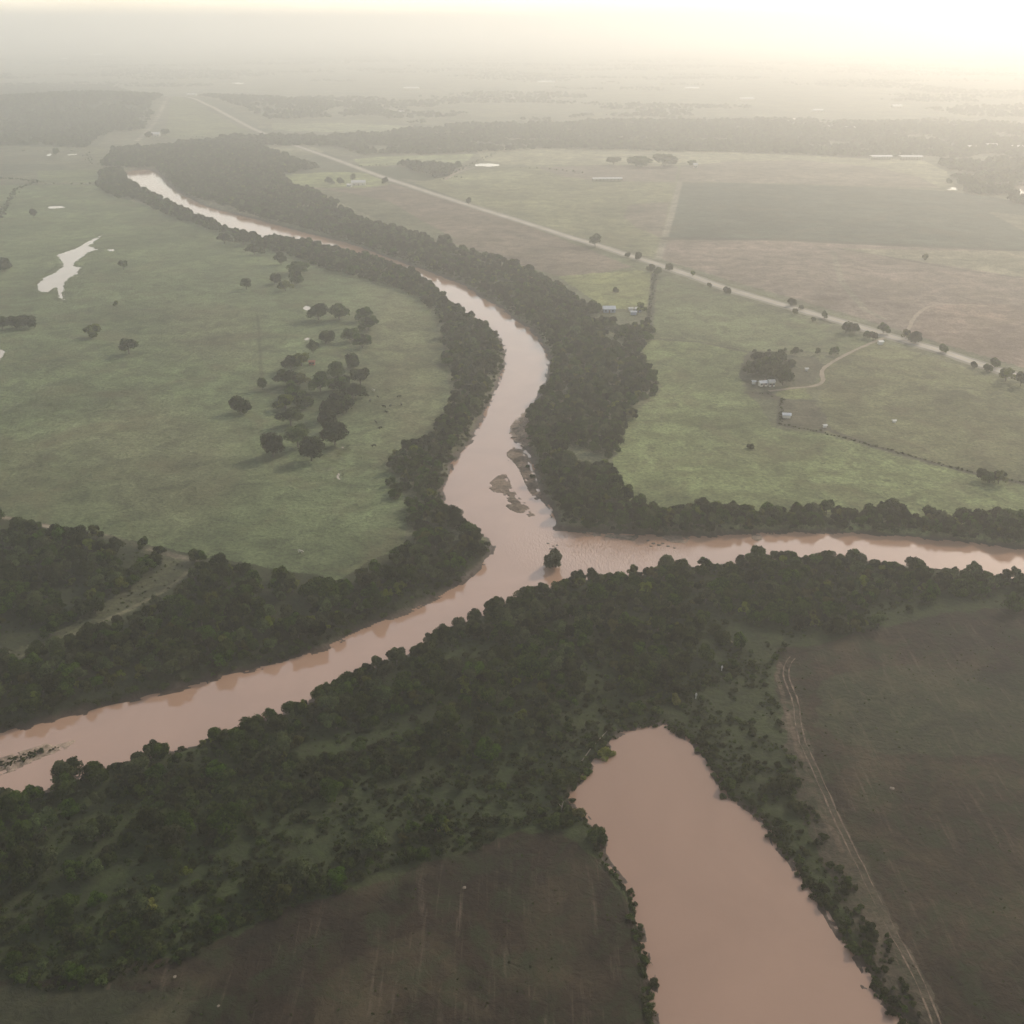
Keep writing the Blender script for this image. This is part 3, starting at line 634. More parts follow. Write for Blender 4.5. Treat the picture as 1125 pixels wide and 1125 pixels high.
Z_rw = [(112,182),(125,165),(160,163),(209,158),(263,153),(304,155),(330,172),(345,185),(330,188),(308,192),(325,206),(345,210),(380,232),(407,247),(437,252),(498,272),(529,284),(559,291),(586,301),(613,315),(630,328),(654,342),(680,350),(711,350),(711,362),(706,382),(704,394),(721,418),(728,434),(700,440),(694,462),(681,475),(674,492),(670,525),(690,550),(740,566),(850,568),(1000,571),(1125,578),(1300,590),(1300,612),(1125,598),(1015,586),(948,581),(829,581),(750,584),(640,580),(612,575),(604,553),(594,530),(590,505),(582,480),(585,455),(600,430),(606,400),(600,378),(570,350),(530,322),(465,292),(360,257),(285,238),(206,213),(180,194),(170,183),(140,184)]
near_t = fill(Z_near, 5.0, 1, thin=(15,.35))
lowp = P(Z_low); inlow = inside(lowp, near_t[:,0], near_t[:,1]); near_t = near_t[~inlow | (np.random.default_rng(5).random(len(near_t)) < .12)]
d2_t = fill(Z_d2, 6.6, 2, keep=.72)
open_t = fill(Z_open, 15, 3, keep=.28)
allnear = np.concatenate([near_t, d2_t, open_t])
zone = np.array([0]*len(near_t)+[1]*len(d2_t)+[2]*len(open_t))
px_, py_ = proj(allnear[:,0], allnear[:,1], 3.0)
infr = (px_ > -8) & (px_ < 1133) & (py_ > 0) & (py_ < 1130)
dist = np.hypot(allnear[:,0], allnear[:,1]); order = np.argsort(np.where(infr, dist, 1e9)); solo = order[:182]; rest = np.setdiff1d(np.arange(len(allnear)), solo)
INDIV = []
def place_tree(name, x, y, s, label, cat, group, kind=None, rz=None, tall=1.0, proto=None):
    k = random.randrange(len(TREES)) if kind is None else kind
    cm, tm = (proto or TREES)[k]; t = empty(name, (x, y, zat(x, y)), rz if rz is not None else random.uniform(0, 6.28)); t.scale = (s, s, s*tall)
    add('trunk', tm, t); add('crown', cm, t); tag(t, label, cat, group); return t
ZL = [('dark leafy tree in the thick wood on the near river bank', 'trees of the near riverside wood'),
      ('rounded dark green tree in the belt between the grassy strip and the brown field', 'trees beside the near brown field'),
      ('lone small tree standing apart in the rough grass near the pond and wood', 'scattered trees in the rough grass')]
for q in solo:
    x, y = allnear[q]; z_ = zone[q]
    px, py = px_[q], py_[q]; lb, gr = ZL[z_]
    if z_ == 1 and px > 420: lb, gr = 'rounded green tree in the clump left of the pond above the brown field', 'trees in the clump left of the pond'
    if z_ == 2 and px > 740: lb, gr = 'small tree in the rough grass strip between pond and wheel track', 'trees between pond and wheel track'
    if z_ == 0 and px > 330: lb, gr = 'dark leafy tree on the near-side edge of the large wood above the pond', 'trees on the edge of the large wood above the pond'
    s = (.30+.82*random.random()**1.6)*(.8 if z_ == 2 else (.92 if z_ == 1 else 1))
    place_tree('tree', x, y, s, lb, 'tree', gr)
stuff('woodland', allnear[rest], 'tree', .34, .96, 'broad dark green wood covering the near side of the river', 'woodland', 4)
stuff('scrubland', fill(Z_low, 3.0, 6, keep=.85), 'scrubtree', .55, 1.0, 'dense low grey-green scrub in the middle of the near wood', 'scrub', 5)
stuff('undergrowth', np.concatenate([fill(Z_open, 1.8, 7, keep=.85, avoid_r=1.2, thin=(8,.40)), fill(Z_near, 3.0, 8, keep=.75, avoid_r=1), fill(Z_d2, 3.2, 9, keep=.8)]), 'bush', .12, .62, 'rough weeds and low bushes covering the ground round the near wood and pond', 'undergrowth', 6)
stuff('woodland', np.concatenate([fill(Z_lw1, 5.0, 10, thin=(22,.38)), fill(Z_lw2, 5.0, 11, avoid_r=4, thin=(16,.30))]), 'tree', .42, 1.0, 'long belt of dark trees along the left bank of the river', 'woodland', 7)
stuff('woodland', fill(Z_rw, 5.3, 12, avoid_r=4.5, thin=(18,.30)), 'tree', .45, 1.08, 'thick dark wood along the far bank of the river, between water and fields', 'woodland', 8)
bank = np.concatenate([fill(Z_lw2, 3.0, 13, avoid_r=1.6, keep=.9), fill(Z_rw, 3.2, 14, avoid_r=2.0, keep=.9)]); rdb = river_d(bank[:,0], bank[:,1]); bank = bank[(rdb < 9)]
strip_n = fill([(745,560),(860,562),(1000,565),(1125,572),(1320,590),(1320,620),(1125,606),(1015,590),(948,585),(829,585),(745,588),(690,586),(640,584),(620,575),(690,560)], 4.6, 19, avoid_r=2.2)
stuff('woodland', strip_n, 'tree', .55, .95, 'row of dark trees lining the far bank of the right-hand river arm', 'woodland', 20)
stuff('bank_scrub', bank, 'low', .6, 1.2, 'low scrub hanging over the muddy river banks under the trees', 'scrub', 9)
rs_ = fill(Z_near, 3.2, 15, avoid_r=1.2, keep=.9); rs_ = rs_[river_d(rs_[:,0], rs_[:,1]) < 5]
pe = resample(np.vstack([pond, pond[:1]]), 1.0, 0); tt = np.gradient(pe, axis=0); tt /= np.hypot(tt[:,0], tt[:,1])[:,None]; pe = pe+np.stack([tt[:,1], -tt[:,0]], 1)*np.random.default_rng(4).uniform(-.3, 2.8, len(pe))[:,None]
pe = pe[pond_d(pe[:,0], pe[:,1]) > -.4]
if len(pe) < 20: pe = np.zeros((0, 2))
stuff('bank_scrub', np.concatenate([rs_, pe]), 'low', .35, .8, 'low green bushes and reeds fringing the near river bank and the pond', 'scrub', 10)
gr_ = fill([(-60,578),(0,580),(215,620),(225,640),(180,660),(20,730),(-60,760)], 2.6, 16, keep=.35)
stuff('weeds', gr_, 'low', .2, .45, 'sparse weeds on the grassy clearing left of the river', 'weeds', 11)
fb = np.concatenate([fill([(-60,1110),(0,1078),(128,1064),(321,996),(505,938),(606,916),(660,945),(700,1030),(712,1125),(715,1150),(-100,1150)], 3.4, 17, keep=.4, thin=(9,.50)),
                     fill([(860,715),(1083,672),(1200,668),(1260,1150),(1060,1150),(960,985),(885,830),(862,770)], 3.6, 18, keep=.4, thin=(11,.52))])
stuff('weeds', fb, 'low', .10, .26, 'low clumps of weed dotted over the two dark bare fields', 'weeds', 12)
# far woods, hedges and distant clumps
ZF = [([(-300,94),(0,95),(118,95),(162,107),(189,113),(149,137),(108,151),(95,163),(0,160),(-300,162)], 11, 'dark wood covering the low hill at the far left'),
      ([(318,152),(360,150),(420,148),(470,140),(560,137),(700,133),(745,134),(870,136),(980,137),(1125,140),(1400,142),(1400,235),(1125,226),(1060,212),(1046,190),(1022,174),(921,172),(846,168),(750,167),(606,163),(532,167),(471,170),(430,169),(380,171),(345,163)], 9, 'broad band of hazy wood stretching across behind the fields'),
      ([(209,110),(300,110),(420,120),(420,128),(300,134),(262,132),(230,122)], 14, 'hazy grey wood beyond the far end of the highway'),
      ([(318,156),(345,166),(372,177),(392,184),(360,188),(335,186),(325,170)], 8, 'small dark wood beside the far stretch of highway'),
      ([(402,183),(430,181.5),(492,182),(500,186),(494,193),(480,198),(440,197),(418,191)], 8, 'narrow belt of trees above the bright green strip field'),
      ([(122,166),(180,160),(215,157),(240,158),(200,166),(135,172)], 8, 'thin belt of trees at the far end of the river')]
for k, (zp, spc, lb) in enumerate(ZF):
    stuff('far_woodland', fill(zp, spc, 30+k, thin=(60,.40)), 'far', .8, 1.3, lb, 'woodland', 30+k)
hd = []
for line, stp, wd in [([(0,196),(20,197),(47,200)],1.6,4),([(0,240),(8,225),(18,208),(40,200)],2,4),([(720,296),(717,318),(712,350)],3,1.5),
                      ([(826,386),(870,386),(920,389)],9,1),([(860,438),(857,466),(902,474),(961,490),(1066,518),(1125,530)],1.6,.9),([(822,431),(840,432),(856,437)],2.5,1.8),
                      ([(395,183),(430,181),(492,182),(503,180)],6,4),([(500,190),(520,180),(545,168)],7,5),([(575,184),(600,186),(640,190)],8,4),([(200,150),(240,152)],9,5),([(485,198),(500,194),(512,196)],8,3),
                      ([(40,202),(108,202.5)],10,1.5),([(180,170),(110,180)],8,5),([(0,166),(60,166),(100,168)],10,6),([(95,170),(100,180)],8,4)]:
    c = resample(P(line), stp, 0); hd.append(c+np.random.default_rng(len(hd)).normal(0, wd, c.shape)*.6)
hd = np.concatenate(hd); nearh = hd[:,1] < 640
stuff('hedgerow', hd[nearh], 'low', .16, .6, 'thin broken hedges of low bushes along field edges and ditches', 'hedge', 50)
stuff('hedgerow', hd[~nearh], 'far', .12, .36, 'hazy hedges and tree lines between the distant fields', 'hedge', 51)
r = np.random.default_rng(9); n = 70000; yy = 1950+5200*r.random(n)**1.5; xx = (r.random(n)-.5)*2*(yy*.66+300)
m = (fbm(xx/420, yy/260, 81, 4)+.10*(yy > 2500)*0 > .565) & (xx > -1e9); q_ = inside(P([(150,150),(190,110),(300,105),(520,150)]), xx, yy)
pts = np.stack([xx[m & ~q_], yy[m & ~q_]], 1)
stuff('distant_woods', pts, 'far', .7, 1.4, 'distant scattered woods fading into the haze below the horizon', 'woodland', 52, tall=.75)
# individually placed trees: (px, py of the foot, width px, label)
pasture = [
 (37,239,7,'small dark tree in the far-left pasture below the narrow white pool'),(136,296,8,'small pale green tree alone right of the forked pond'),(227,253,8,'small tree by the wood edge, first in the row left of the far river'),
 (247,267,12,'round tree in front of the far river wood, second of the row'),(267,269,15,'broad dark tree touching the far river wood'),(280,280,15,'dark tree at the foot of the far river wood, nearest of its row'),
 (271,318,11,'grey-green tree alone in the pasture left of the far tree cluster'),(309,291,13,'topmost tree of the small cluster below the far river wood'),(328,301,20,'widest tree of the small cluster below the far river wood'),
 (302,312,13,'left tree of the small cluster below the far river wood'),(314,320,14,'lowest tree of the small cluster below the far river wood'),(326,312,14,'right-hand lower tree of the small cluster below the far river wood'),
 (5,297,15,'dark tree cut by the left edge of the picture, above the tree clump'),(3,362,18,'dark tree at the left picture edge in the clump of three'),(18,361,17,'middle tree of the clump of three at the left edge'),(32,360,17,'right-hand tree of the clump of three at the left edge'),
 (103,370,17,'round dark tree alone in the open pasture, the farther of two'),(142,389,19,'round dark tree alone in the open pasture, the nearer of two'),(128,337,5,'tiny bush-like tree in the open pasture above the lone round tree'),
 (350,351,19,'round tree right of the pale bare patch, top of the grove'),(373,351,20,'second tree along the top row of the pasture grove'),(400,352,14,'rightmost tree of the top row of the pasture grove'),(405,362,17,'tree just below the rightmost top tree of the grove'),
 (358,377,19,'dim tree standing below the top row of the grove'),(387,374,16,'left tree of the pair on the right side of the grove'),(398,382,18,'right tree of the pair on the right side of the grove'),(344,388,11,'faint thin tree left of the dim middle tree of the grove'),
 (331,402,18,'top tree of the long left column of the grove'),(320,408,17,'second tree of the left column of the grove, leaning out left'),(317,424,22,'third tree of the left column of the grove'),(330,425,18,'fourth tree of the left column, beside the third'),
 (314,448,20,'lower left tree of the left column of the grove'),(334,446,24,'broad lower tree of the left column of the grove'),(320,437,18,'tree between the third and lower trees of the left column'),(320,467,23,'bottom tree of the left column of the grove'),
 (300,502,25,'large round tree standing alone at the lower left of the grove'),(328,491,24,'left tree of the joined pair at the bottom of the grove'),(342,506,26,'right and lower tree of the joined pair at the bottom of the grove'),
 (389,404,16,'small round tree between the two right-hand groups of the grove'),(396,422,18,'tree at the right end of the middle mass of the grove'),(370,414,16,'top tree of the middle mass of the grove'),(352,430,20,'left tree of the middle mass of the grove'),
 (373,430,22,'central tree of the middle mass of the grove'),(388,438,22,'lower right tree of the middle mass of the grove'),(375,446,22,'lower central tree of the middle mass of the grove'),(364,460,22,'tree just below the middle mass of the grove'),
 (360,474,18,'upper tree of the lower pair beside the small white pool'),(368,489,26,'broad lower tree beside the small white pool at the foot of the grove'),(381,452,18,'tree filling the right foot of the middle mass of the grove'),
 (265,452,21,'round dark tree alone left of the grove'),(288,428,10,'tiny tree on the faint fence line left of the grove'),(105,592,13,'small dark tree poking above the left wood edge'),(214,616,13,'left of two small trees at the end of the clearing by the wood'),(222,617,12,'right of two small trees at the end of the clearing by the wood'),
 (608,622,20,'dark round tree on the tiny island in the river confluence'),
 (515,225,6,'small tree beside the highway, far stretch'),(423,202,6,'tree by the white farmhouse drive and highway'),(654,271,13,'wide tree on the upper side of the highway'),(689,283,6,'small tree on the highway verge left of the crossroads'),(702,285,8,'tree just left of the highway field junction'),
 (715,298,8,'tree below the highway at the field junction'),(723,302,7,'dark tree at the corner of the bright green field'),(735,297,8,'tree right of the highway field junction'),(674,181,15,'leftmost big hazy tree in the far pale field'),(704,183,24,'middle big hazy tree in the far pale field'),
 (730,183,26,'broadest hazy tree in the far pale field'),(760,182,9,'small square hazy tree right of the big three in the far pale field'),(448,179,4,'tiny upright tree in the far bright strip field'),(503,185,9,'round hazy tree at the right end of the strip field'),(1016,286,6,'small tree alone in the pale brown field'),
 (1042,202,6,'small tree at the end of the pale far field by the pool'),(562,296,15,'tree bulging from the river wood into the brown field'),(489,268,14,'pair-like tree on the upper edge of the river wood'),
 (761,303,5,'tiny tree above the highway in the brown field corner'),(779,316,5,'tiny round tree under the highway, leftmost of its row'),(798,322,8,'round tree right below the highway bend'),(869,336,9,'tree on the upper highway verge, first of the right-hand row'),(880,340,5,'tiny tree on the upper highway verge'),
 (873,346,6,'small tree on the lower highway verge under the first verge tree'),(893,353,5,'small tree on the lower highway verge, middle'),(905,350,7,'tree on the upper highway verge, middle'),(929,366,13,'left tree of the dark clump on the lower highway verge'),(938,367,10,'right tree of the dark clump on the lower highway verge'),
 (953,372,8,'left tree of the pair near the farm track gate'),(959,374,8,'right tree of the pair near the farm track gate'),(970,367,10,'tree on the upper highway verge opposite the farm track'),(995,373,9,'left tree where the northern track meets the highway'),(1005,377,12,'right tree where the northern track meets the highway'),
 (1036,387,9,'tree on the upper highway verge right of the farm track gates'),(1070,404,7,'small tree on the lower highway verge near the right edge'),(1093,403,10,'tree on the upper highway verge near the right edge'),(1105,419,15,'wide dark tree under the highway near the right edge'),(1121,424,12,'tree under the highway at the right picture edge'),(1084,408,9,'low tree on the lower verge between two verge trees'),
 (828,411,18,'leftmost tree of the farmstead grove'),(836,403,18,'upper left tree of the farmstead grove'),(845,408,20,'middle tree of the farmstead grove'),(852,402,16,'upper right tree of the farmstead grove'),(857,413,14,'low tree at the right of the farmstead grove'),(842,417,14,'front tree of the farmstead grove'),(860,423,20,'round tree beside the white farm shed'),(868,405,10,'thin tree right of the farmstead grove'),
 (873,390,8,'small tree on the field line above the farmstead'),(898,390,6,'small bush-like tree left of the farm track bend'),(916,390,8,'small tree beside the upper farm track'),(1078,527,12,'left tree of the short hedge in the right pasture'),(1086,530,12,'middle tree of the short hedge in the right pasture'),(1097,531,13,'right tree of the short hedge in the right pasture'),
 (686,553,18,'dull tree standing out from the river wood corner into the pasture'),(676,322,6,'dark round tree behind the blue-roofed farm buildings'),(653,343,13,'tree on the wood edge left of the farm buildings'),(704,343,9,'tree right of the white farm sheds'),(163,151,9,'left tree beside the far white farmhouse'),(182,149,9,'right tree beside the far white farmhouse'),
 (62,171,7,'tree between the two far-left white pools'),(374,203,7,'tree left of the white house on the green field'),(388,199,6,'tree behind the white house on the green field'),(362,203,8,'leftmost tree on the green field by the highway'),
]
for (x_, y_, wpx, lb) in pasture:
    X_, Y_ = P1(x_, y_, -2.6 if y_ == 622 else -.2); zc = Y_*cp+H*sp; wm = wpx*zc/FPX
    k = random.randrange(len(TREES)); base = (4.0,4.6,3.6,4.3,3.2,4.9,3.8,4.2)[k]
    s = wm/(1.6*base); tall = 1.12 if s < 1.3 else max(1.55/s, .48)
    place_tree('tree', X_, Y_, s, lb, 'tree', None, kind=k, tall=tall)
# pond-side and lone bushes
bushes = [
 (667,828,19,1,'yellow-green bush leaning over the pond at its upper left bank'),(641,854,8,1,'bright small bush on the pond bank below the leaning bush'),(636,896,17,1,'yellow-topped bush at the left corner of the pond'),(655,922,24,0,'dark green bush below the yellow-topped one at the pond corner'),
 (645,848,11,0,'dark bush on the left pond bank between two bright ones'),(719,1079,11,0,'small bush on the lower left pond bank'),(802,864,18,0,'dark bush on the right pond bank, upper'),(861,866,26,0,'large dark bush up the slope right of the pond'),(874,890,17,0,'dark bush on the slope below the large one'),
 (795,873,9,0,'brownish bush touching the water on the right bank'),(846,917,9,0,'low dark bush at the waterline half way down the right bank'),(939,1042,16,0,'dark bush on the right bank near the bottom'),(883,973,7,0,'tiny bush at the water on the lower right bank'),(979,1112,12,0,'brownish bush at the bottom end of the right bank'),
 (618,862,26,0,'grey-green bush up the slope left of the pond'),(700,782,18,0,'round bush above the top end of the pond'),(722,784,14,0,'right-hand round bush above the top end of the pond'),(742,772,16,1,'yellowish bush in the grass above the pond'),
 (824,492,8,0,'dark low bush in the bright right-hand pasture'),(166,996,16,1,'light green bush alone in the grassy strip at lower left'),(610,905,20,0,'round bush at the tip of the brown field'),(768,782,9,0,'small bush beside the white post above the pond'),
 (585,525,6,0,'small bush on the sandbar below the debris'),(579,514,5,0,'tiny bush on the upper sandbar'),(591,515,7,0,'bush at the foot of the wood beside the sandbar'),(46,826,7,0,'tuft at the tip of the grassy sandbar at far left'),
]
for (x_, y_, wpx, yk, lb) in bushes:
    zz = RZ if y_ in (525,514,515,826) else -.4
    X_, Y_ = P1(x_, y_, zz); zc = Y_*cp+H*sp; wm = wpx*zc/FPX; s = wm/4.9
    t = empty('bush', (X_, Y_, zat(X_, Y_)), random.uniform(0, 6)); t.scale = (s, s, s)
    add('foliage', (YBUSH[random.randrange(3)] if yk else BIGB[random.randrange(4)]), t)
    mb = MB()
    for q in range(3):
        a = q*2.1; mb.tube([(0,0,-.4),(.3*math.cos(a),.3*math.sin(a),.8),(.9*math.cos(a),.9*math.sin(a),2.0)], [.09,.06,.02], 5)
    mb.build('stem', MAT['bark'], t); tag(t, lb, 'bush')
barw = np.concatenate([fill([(-80,800),(110,790),(120,840),(-80,900)], .8, 61, avoid_r=-99, thin=None), ])
dd_ = np.minimum.reduce([np.abs(sdf(bars[6], barw[:,0], barw[:,1], 8)+.8)]); barw = barw[(sdf(bars[6], barw[:,0], barw[:,1], 8) < 0) & (fbm(barw[:,0]/5, barw[:,1]/2.5, 99, 2) > .42)]
if len(barw): stuff('weeds', barw, 'low', .12, .32, 'dark weeds growing on the low sandbar at the left', 'weeds', 62)
# ------------------------------------------------------------------ buildings
def house(name, px, py, L, W, Hw, rise, rot, wallm, roofm, label, cat, detail=True, chimney=False, zc=0.0):
    x, y = P1(px, py); t = empty(name, (x, y, zat(x, y)-.05), math.radians(rot)); l, w_ = L/2, W/2
    mb = MB(); mb.box(-l, l, -w_, w_, -.3, Hw)
    mb.poly([(-l,-w_,Hw),(-l,w_,Hw),(-l,0,Hw+rise),(l,-w_,Hw),(l,w_,Hw),(l,0,Hw+rise)], [(0,2,1),(3,4,5)]); mb.build('wall', wallm, t)
    o = .45; th_ = .16; sl_ = rise/w_
    r_ = MB()
    for sgn in (-1, 1):
        a = [(-l-o, 0, Hw+rise+.05), (l+o, 0, Hw+rise+.05), (l+o, sgn*(w_+o), Hw+.05-sl_*o), (-l-o, sgn*(w_+o), Hw+.05-sl_*o)]
        b_ = [(p[0], p[1], p[2]+th_) for p in a]
        r_.poly(a+b_, [(0,1,2,3),(7,6,5,4),(0,4,5,1),(1,5,6,2),(2,6,7,3),(3,7,4,0)])
    ro = r_.build('roof', roofm, t)
    if chimney: MB().box(l*.4, l*.4+.7, .3, 1.0, Hw+rise*.4, Hw+rise+.9).build('chimney', MAT['stone'], ro)
    if detail:
        MB().box(-.5, .5, -w_-.06, -w_-.005, 0, 2.1).build('door', MAT['dooru'], t)
        for q in (-.62, .58):
            MB().box(l*q-.6, l*q+.6, -w_-.07, -w_-.005, 1.0, 2.1).build('window', MAT['glass'], t)
        MB().box(l+.005, l+.06, -.6, .6, 1.0, 2.1).build('window', MAT['glass'], t)
    tag(t, label, cat); return t
def shed(px, py, L, W, Hh, rot, label, n=8, cat='barn'):
    "open-sided pole barn: low-pitched roof on posts"
    x, y = P1(px, py); t = empty('pole_barn', (x, y, zat(x, y)), math.radians(rot)); l, w_ = L/2, W/2
    r_ = MB()
    for sgn in (-1, 1):
        a = [(-l,0,Hh+W*.12),(l,0,Hh+W*.12),(l,sgn*w_,Hh),(-l,sgn*w_,Hh)]; b_ = [(p[0],p[1],p[2]+.15) for p in a]
        r_.poly(a+b_, [(0,1,2,3),(7,6,5,4),(0,4,5,1),(1,5,6,2),(2,6,7,3),(3,7,4,0)])
    r_.build('roof', MAT['white'], t)
    for q in range(n):
        for sgn in (-1, 1):
            xx_ = -l+.4+(L-.8)*q/(n-1); MB().box(xx_-.12, xx_+.12, sgn*(w_-.4)-.12, sgn*(w_-.4)+.12, -.3, Hh).build('post', MAT['bark'], t)
    MB().box(-l+.6, l-.6, -.1, .1, 0, Hh*.8).build('inner_wall', MAT['cream'], t); tag(t, label, cat)
house('farm_building', 669, 342, 9, 6.5, 3.0, 1.5, 2, MAT['bluewall'], MAT['tin'], 'blue-grey farm building with pale metal roof by the river wood', 'building')
house('farm_shed', 663.5, 341, 2.8, 2.4, 2.2, .5, 20, MAT['white'], MAT['white'], 'tiny white shed at the left end of the blue-grey farm building', 'shed', False)
house('farm_shed', 693, 341, 3.0, 2.6, 2.2, .6, 10, MAT['white'], MAT['white'], 'small white shed left of the bright white-roofed shed', 'shed', False)
house('farm_shed', 701, 342, 4.6, 3.6, 2.6, .8, -5, MAT['bluewall'], MAT['white'], 'bright white-roofed shed at the right of the wood-edge farm', 'shed')
house('farm_shed', 696, 345, 4.2, 2.8, 2.3, .6, 0, MAT['bluewall'], MAT['tin'], 'low blue-walled shed in front of the white ones', 'shed', False)
house('farm_shed', 847, 423, 3.4, 3.6, 3.0, .9, 8, MAT['white'], MAT['white'], 'white shed left of the round tree in the farmstead grove', 'shed')
house('farmhouse', 838, 423, 4.6, 3.2, 2.4, .9, 12, MAT['cream'], MAT['tin'], 'small cream farmhouse with grey roof under the farmstead grove', 'house', True, True)
house('farm_shed', 828, 421, 1.8, 1.6, 1.8, .4, 0, MAT['white'], MAT['tin'], 'tiny pale hut at the left of the farmstead', 'hut', False)
house('farm_shed', 886, 407, 1.6, 1.5, 1.6, .3, 0, MAT['white'], MAT['white'], 'tiny white hut alone between farmstead and track bend', 'hut', False)
house('livestock_shelter', 864, 458, 4.2, 2.8, 2.0, .7, -8, MAT['cream'], MAT['tin'], 'weathered grey livestock shelter in the fenced paddock', 'shelter', False)
house('farm_shed', 967, 378, 3.0, 2.4, 2.0, .6, 15, MAT['white'], MAT['white'], 'small white shed below the highway at the farm track gate', 'shed', False)
house('farm_shed', 982, 464, 1.5, 1.2, 1.2, .3, 10, MAT['white'], MAT['white'], 'tiny white trough cover alone in the right pasture', 'hut', False)
house('farm_shed', 906, 469, 1.6, 1.2, 1.4, .3, 10, MAT['white'], MAT['white'], 'tiny white hut at the paddock corner on the ditch line', 'hut', False)
house('farm_shed', 343, 400, 3.6, 2.6, 2.2, .7, 0, MAT['rust'], MAT['rust'], 'rusty red shed at the right of the left tree column', 'shed')
house('farmhouse', 394, 203, 19, 9, 4.0, 2.4, 5, MAT['cream'], MAT['white'], 'long white farmhouse on the bright green field by the highway', 'house', True, True)
house('farm_shed', 384, 205, 6, 5, 3, 1, -10, MAT['white'], MAT['white'], 'small white outbuilding left of the long white farmhouse', 'shed')
house('farmhouse', 171, 150, 17, 11, 5, 3, 8, MAT['cream'], MAT['white'], 'white farmhouse between two trees at the far left', 'house', True, True)
shed(667, 198.5, 42, 9, 3.5, 2, 'long low white barn in the middle of the far brown field', 9)
shed(967.5, 175.0, 34, 14, 5.0, 1, 'left of two long bright poultry barns in the far pale field', 9)
shed(1000, 175.2, 36, 14, 5.0, 1, 'right of two long bright poultry barns in the far pale field', 9)
for (x_, y_, L_, lb) in [(931,142,30,'white-roofed building in the hazy far wood, right of two'),(910,141,20,'small white-roofed building in the hazy far wood, left of two'),(1090,161,24,'pale roof in the far right wood, middle one'),(1066,163,18,'pale roof in the far right wood, left one'),(1117,163,18,'pale roof in the far right wood, right one'),
                         (211,106,26,'pale building where the far highway bends'),(248,45,60,'tiny bright building just under the horizon haze'),(452,97,50,'faint white building in the haze at the middle left'),(441,125,14,'tiny white building under the hazy middle hill'),(71,64,30,'faint white building in the far-left haze'),(760,97,45,'faint white building in the haze right of centre'),
                         (820,109,40,'faint white building beyond the far right wood, left one'),(985,117,26,'faint white building beyond the far right wood, middle one'),(600,90,60,'long pale building in the haze near the middle'),(898,122,26,'faint white building beyond the pool in the far right wood'),(764,183,6,'tiny white shed at the foot of the square hazy tree')]:
    house('distant_building', x_, y_+.8, L_, L_*.5+2, 4.5, 2.2, random.uniform(-15, 15), MAT['cream'], MAT['white'], lb, 'building', L_ < 40)
# ------------------------------------------------------------------ debris, posts, pale stones
logs = [(568,470,5.5,20),(574,462,4.5,65),(572,478,6.5,-15),(578,472,4,40),(566,480,5,5),(580,458,4.2,80),(583,480,5,55),(587,453,6,85),(576,484,5,-30),(582,467,3.6,10),(571,466,3.5,110),(561,474,3.6,75),(575,490,4,-50),(590,485,4,70)]
for (x_, y_, L_, a_) in logs:
    X_, Y_ = P1(x_, y_, -2.4); a = math.radians(a_); t = empty('driftwood_log', (X_, Y_, max(zat(X_, Y_), RZ)+.15), a)
    mb = MB(); mb.tube([(-L_/2,0,0),(-L_*.15,.15,.1),(L_*.2,-.1,.15),(L_/2,.1,.3)], [.34,.28,.22,.1], 7); mb.build('log', MAT['wood'], t, True)
    mb = MB(); mb.tube([(L_*.05,0,.15),(L_*.2,.5,.7),(L_*.32,.9,1.1)], [.14,.09,.04], 5); mb.build('branch', MAT['wood'], t, True)
    tag(t, 'bleached driftwood log in the debris pile on the far bank above the sandbars', 'log', 'driftwood logs piled on the far bank')
rk = random.Random(4)
def rock(x_, y_, s, z, mat, label, group, cat='rock', flat=.5):
    X_, Y_ = P1(x_, y_, z); bm = bmesh.new(); bmesh.ops.create_icosphere(bm, subdivisions=2, radius=s)
    for v in bm.verts: v.co *= 1+rk.uniform(-.22, .22); v.co.z *= flat
    me = bpy.data.meshes.new('rock'); bm.to_mesh(me); bm.free(); me.materials.append(mat); o = add('rock', me)
    o.location = (X_, Y_, max(zat(X_, Y_), z)); o.rotation_euler = (0,0,rk.uniform(0,6)); tag(o, label, cat, group); return o
for (x_, y_) in [(602,597),(608,600),(612,599),(605,603),(610,602),(712,594),(718,597),(724,599),(728,597),(734,600),(741,602),(715,600)]:
    left = x_ < 650
    rock(x_, y_, rk.uniform(.5, .95), RZ, MAT['bark'], 'dark rock breaking the water above the tiny island' if left else 'dark rock in the shallow rapids near the far bank', 'rocks above the island' if left else 'rocks in the rapids by the far bank', flat=.35)
for (x_, y_, s, lb) in [(192,1073,.4,'pale heap of soil on the brown field at lower left'),(240,1105,.35,'small light stone heap low on the brown field'),(980,866,.7,'single pale stone alone in the right-hand dark field'),(735,655,.8,'pale bare stone in a gap of the near wood'),(803,705,.6,'small pale stone in the rough grass above the wheel track'),(510,975,.5,'light stone on the brown field left of its pale streaks')]:
    rock(x_, y_, s, 0, MAT['stone'], lb, None, flat=.3)
for (x_, y_, h_, lb) in [(764.5,766,2.2,'white post in the grass above the pond'),(793,735,2.0,'short white post leaning in the rough grass by the wood')]:
    X_, Y_ = P1(x_, y_); t = empty('marker_post', (X_, Y_, zat(X_, Y_)), 0); MB().tube([(0,0,-.3),(0,0,h_),(.02,0,h_+.1)], [.16,.14,.05], 8).build('post', MAT['white'], t)
    MB().box(-.32,.32,-.22,-.15,h_*.62,h_*.98).build('plate', MAT['white'], t); tag(t, lb, 'post')
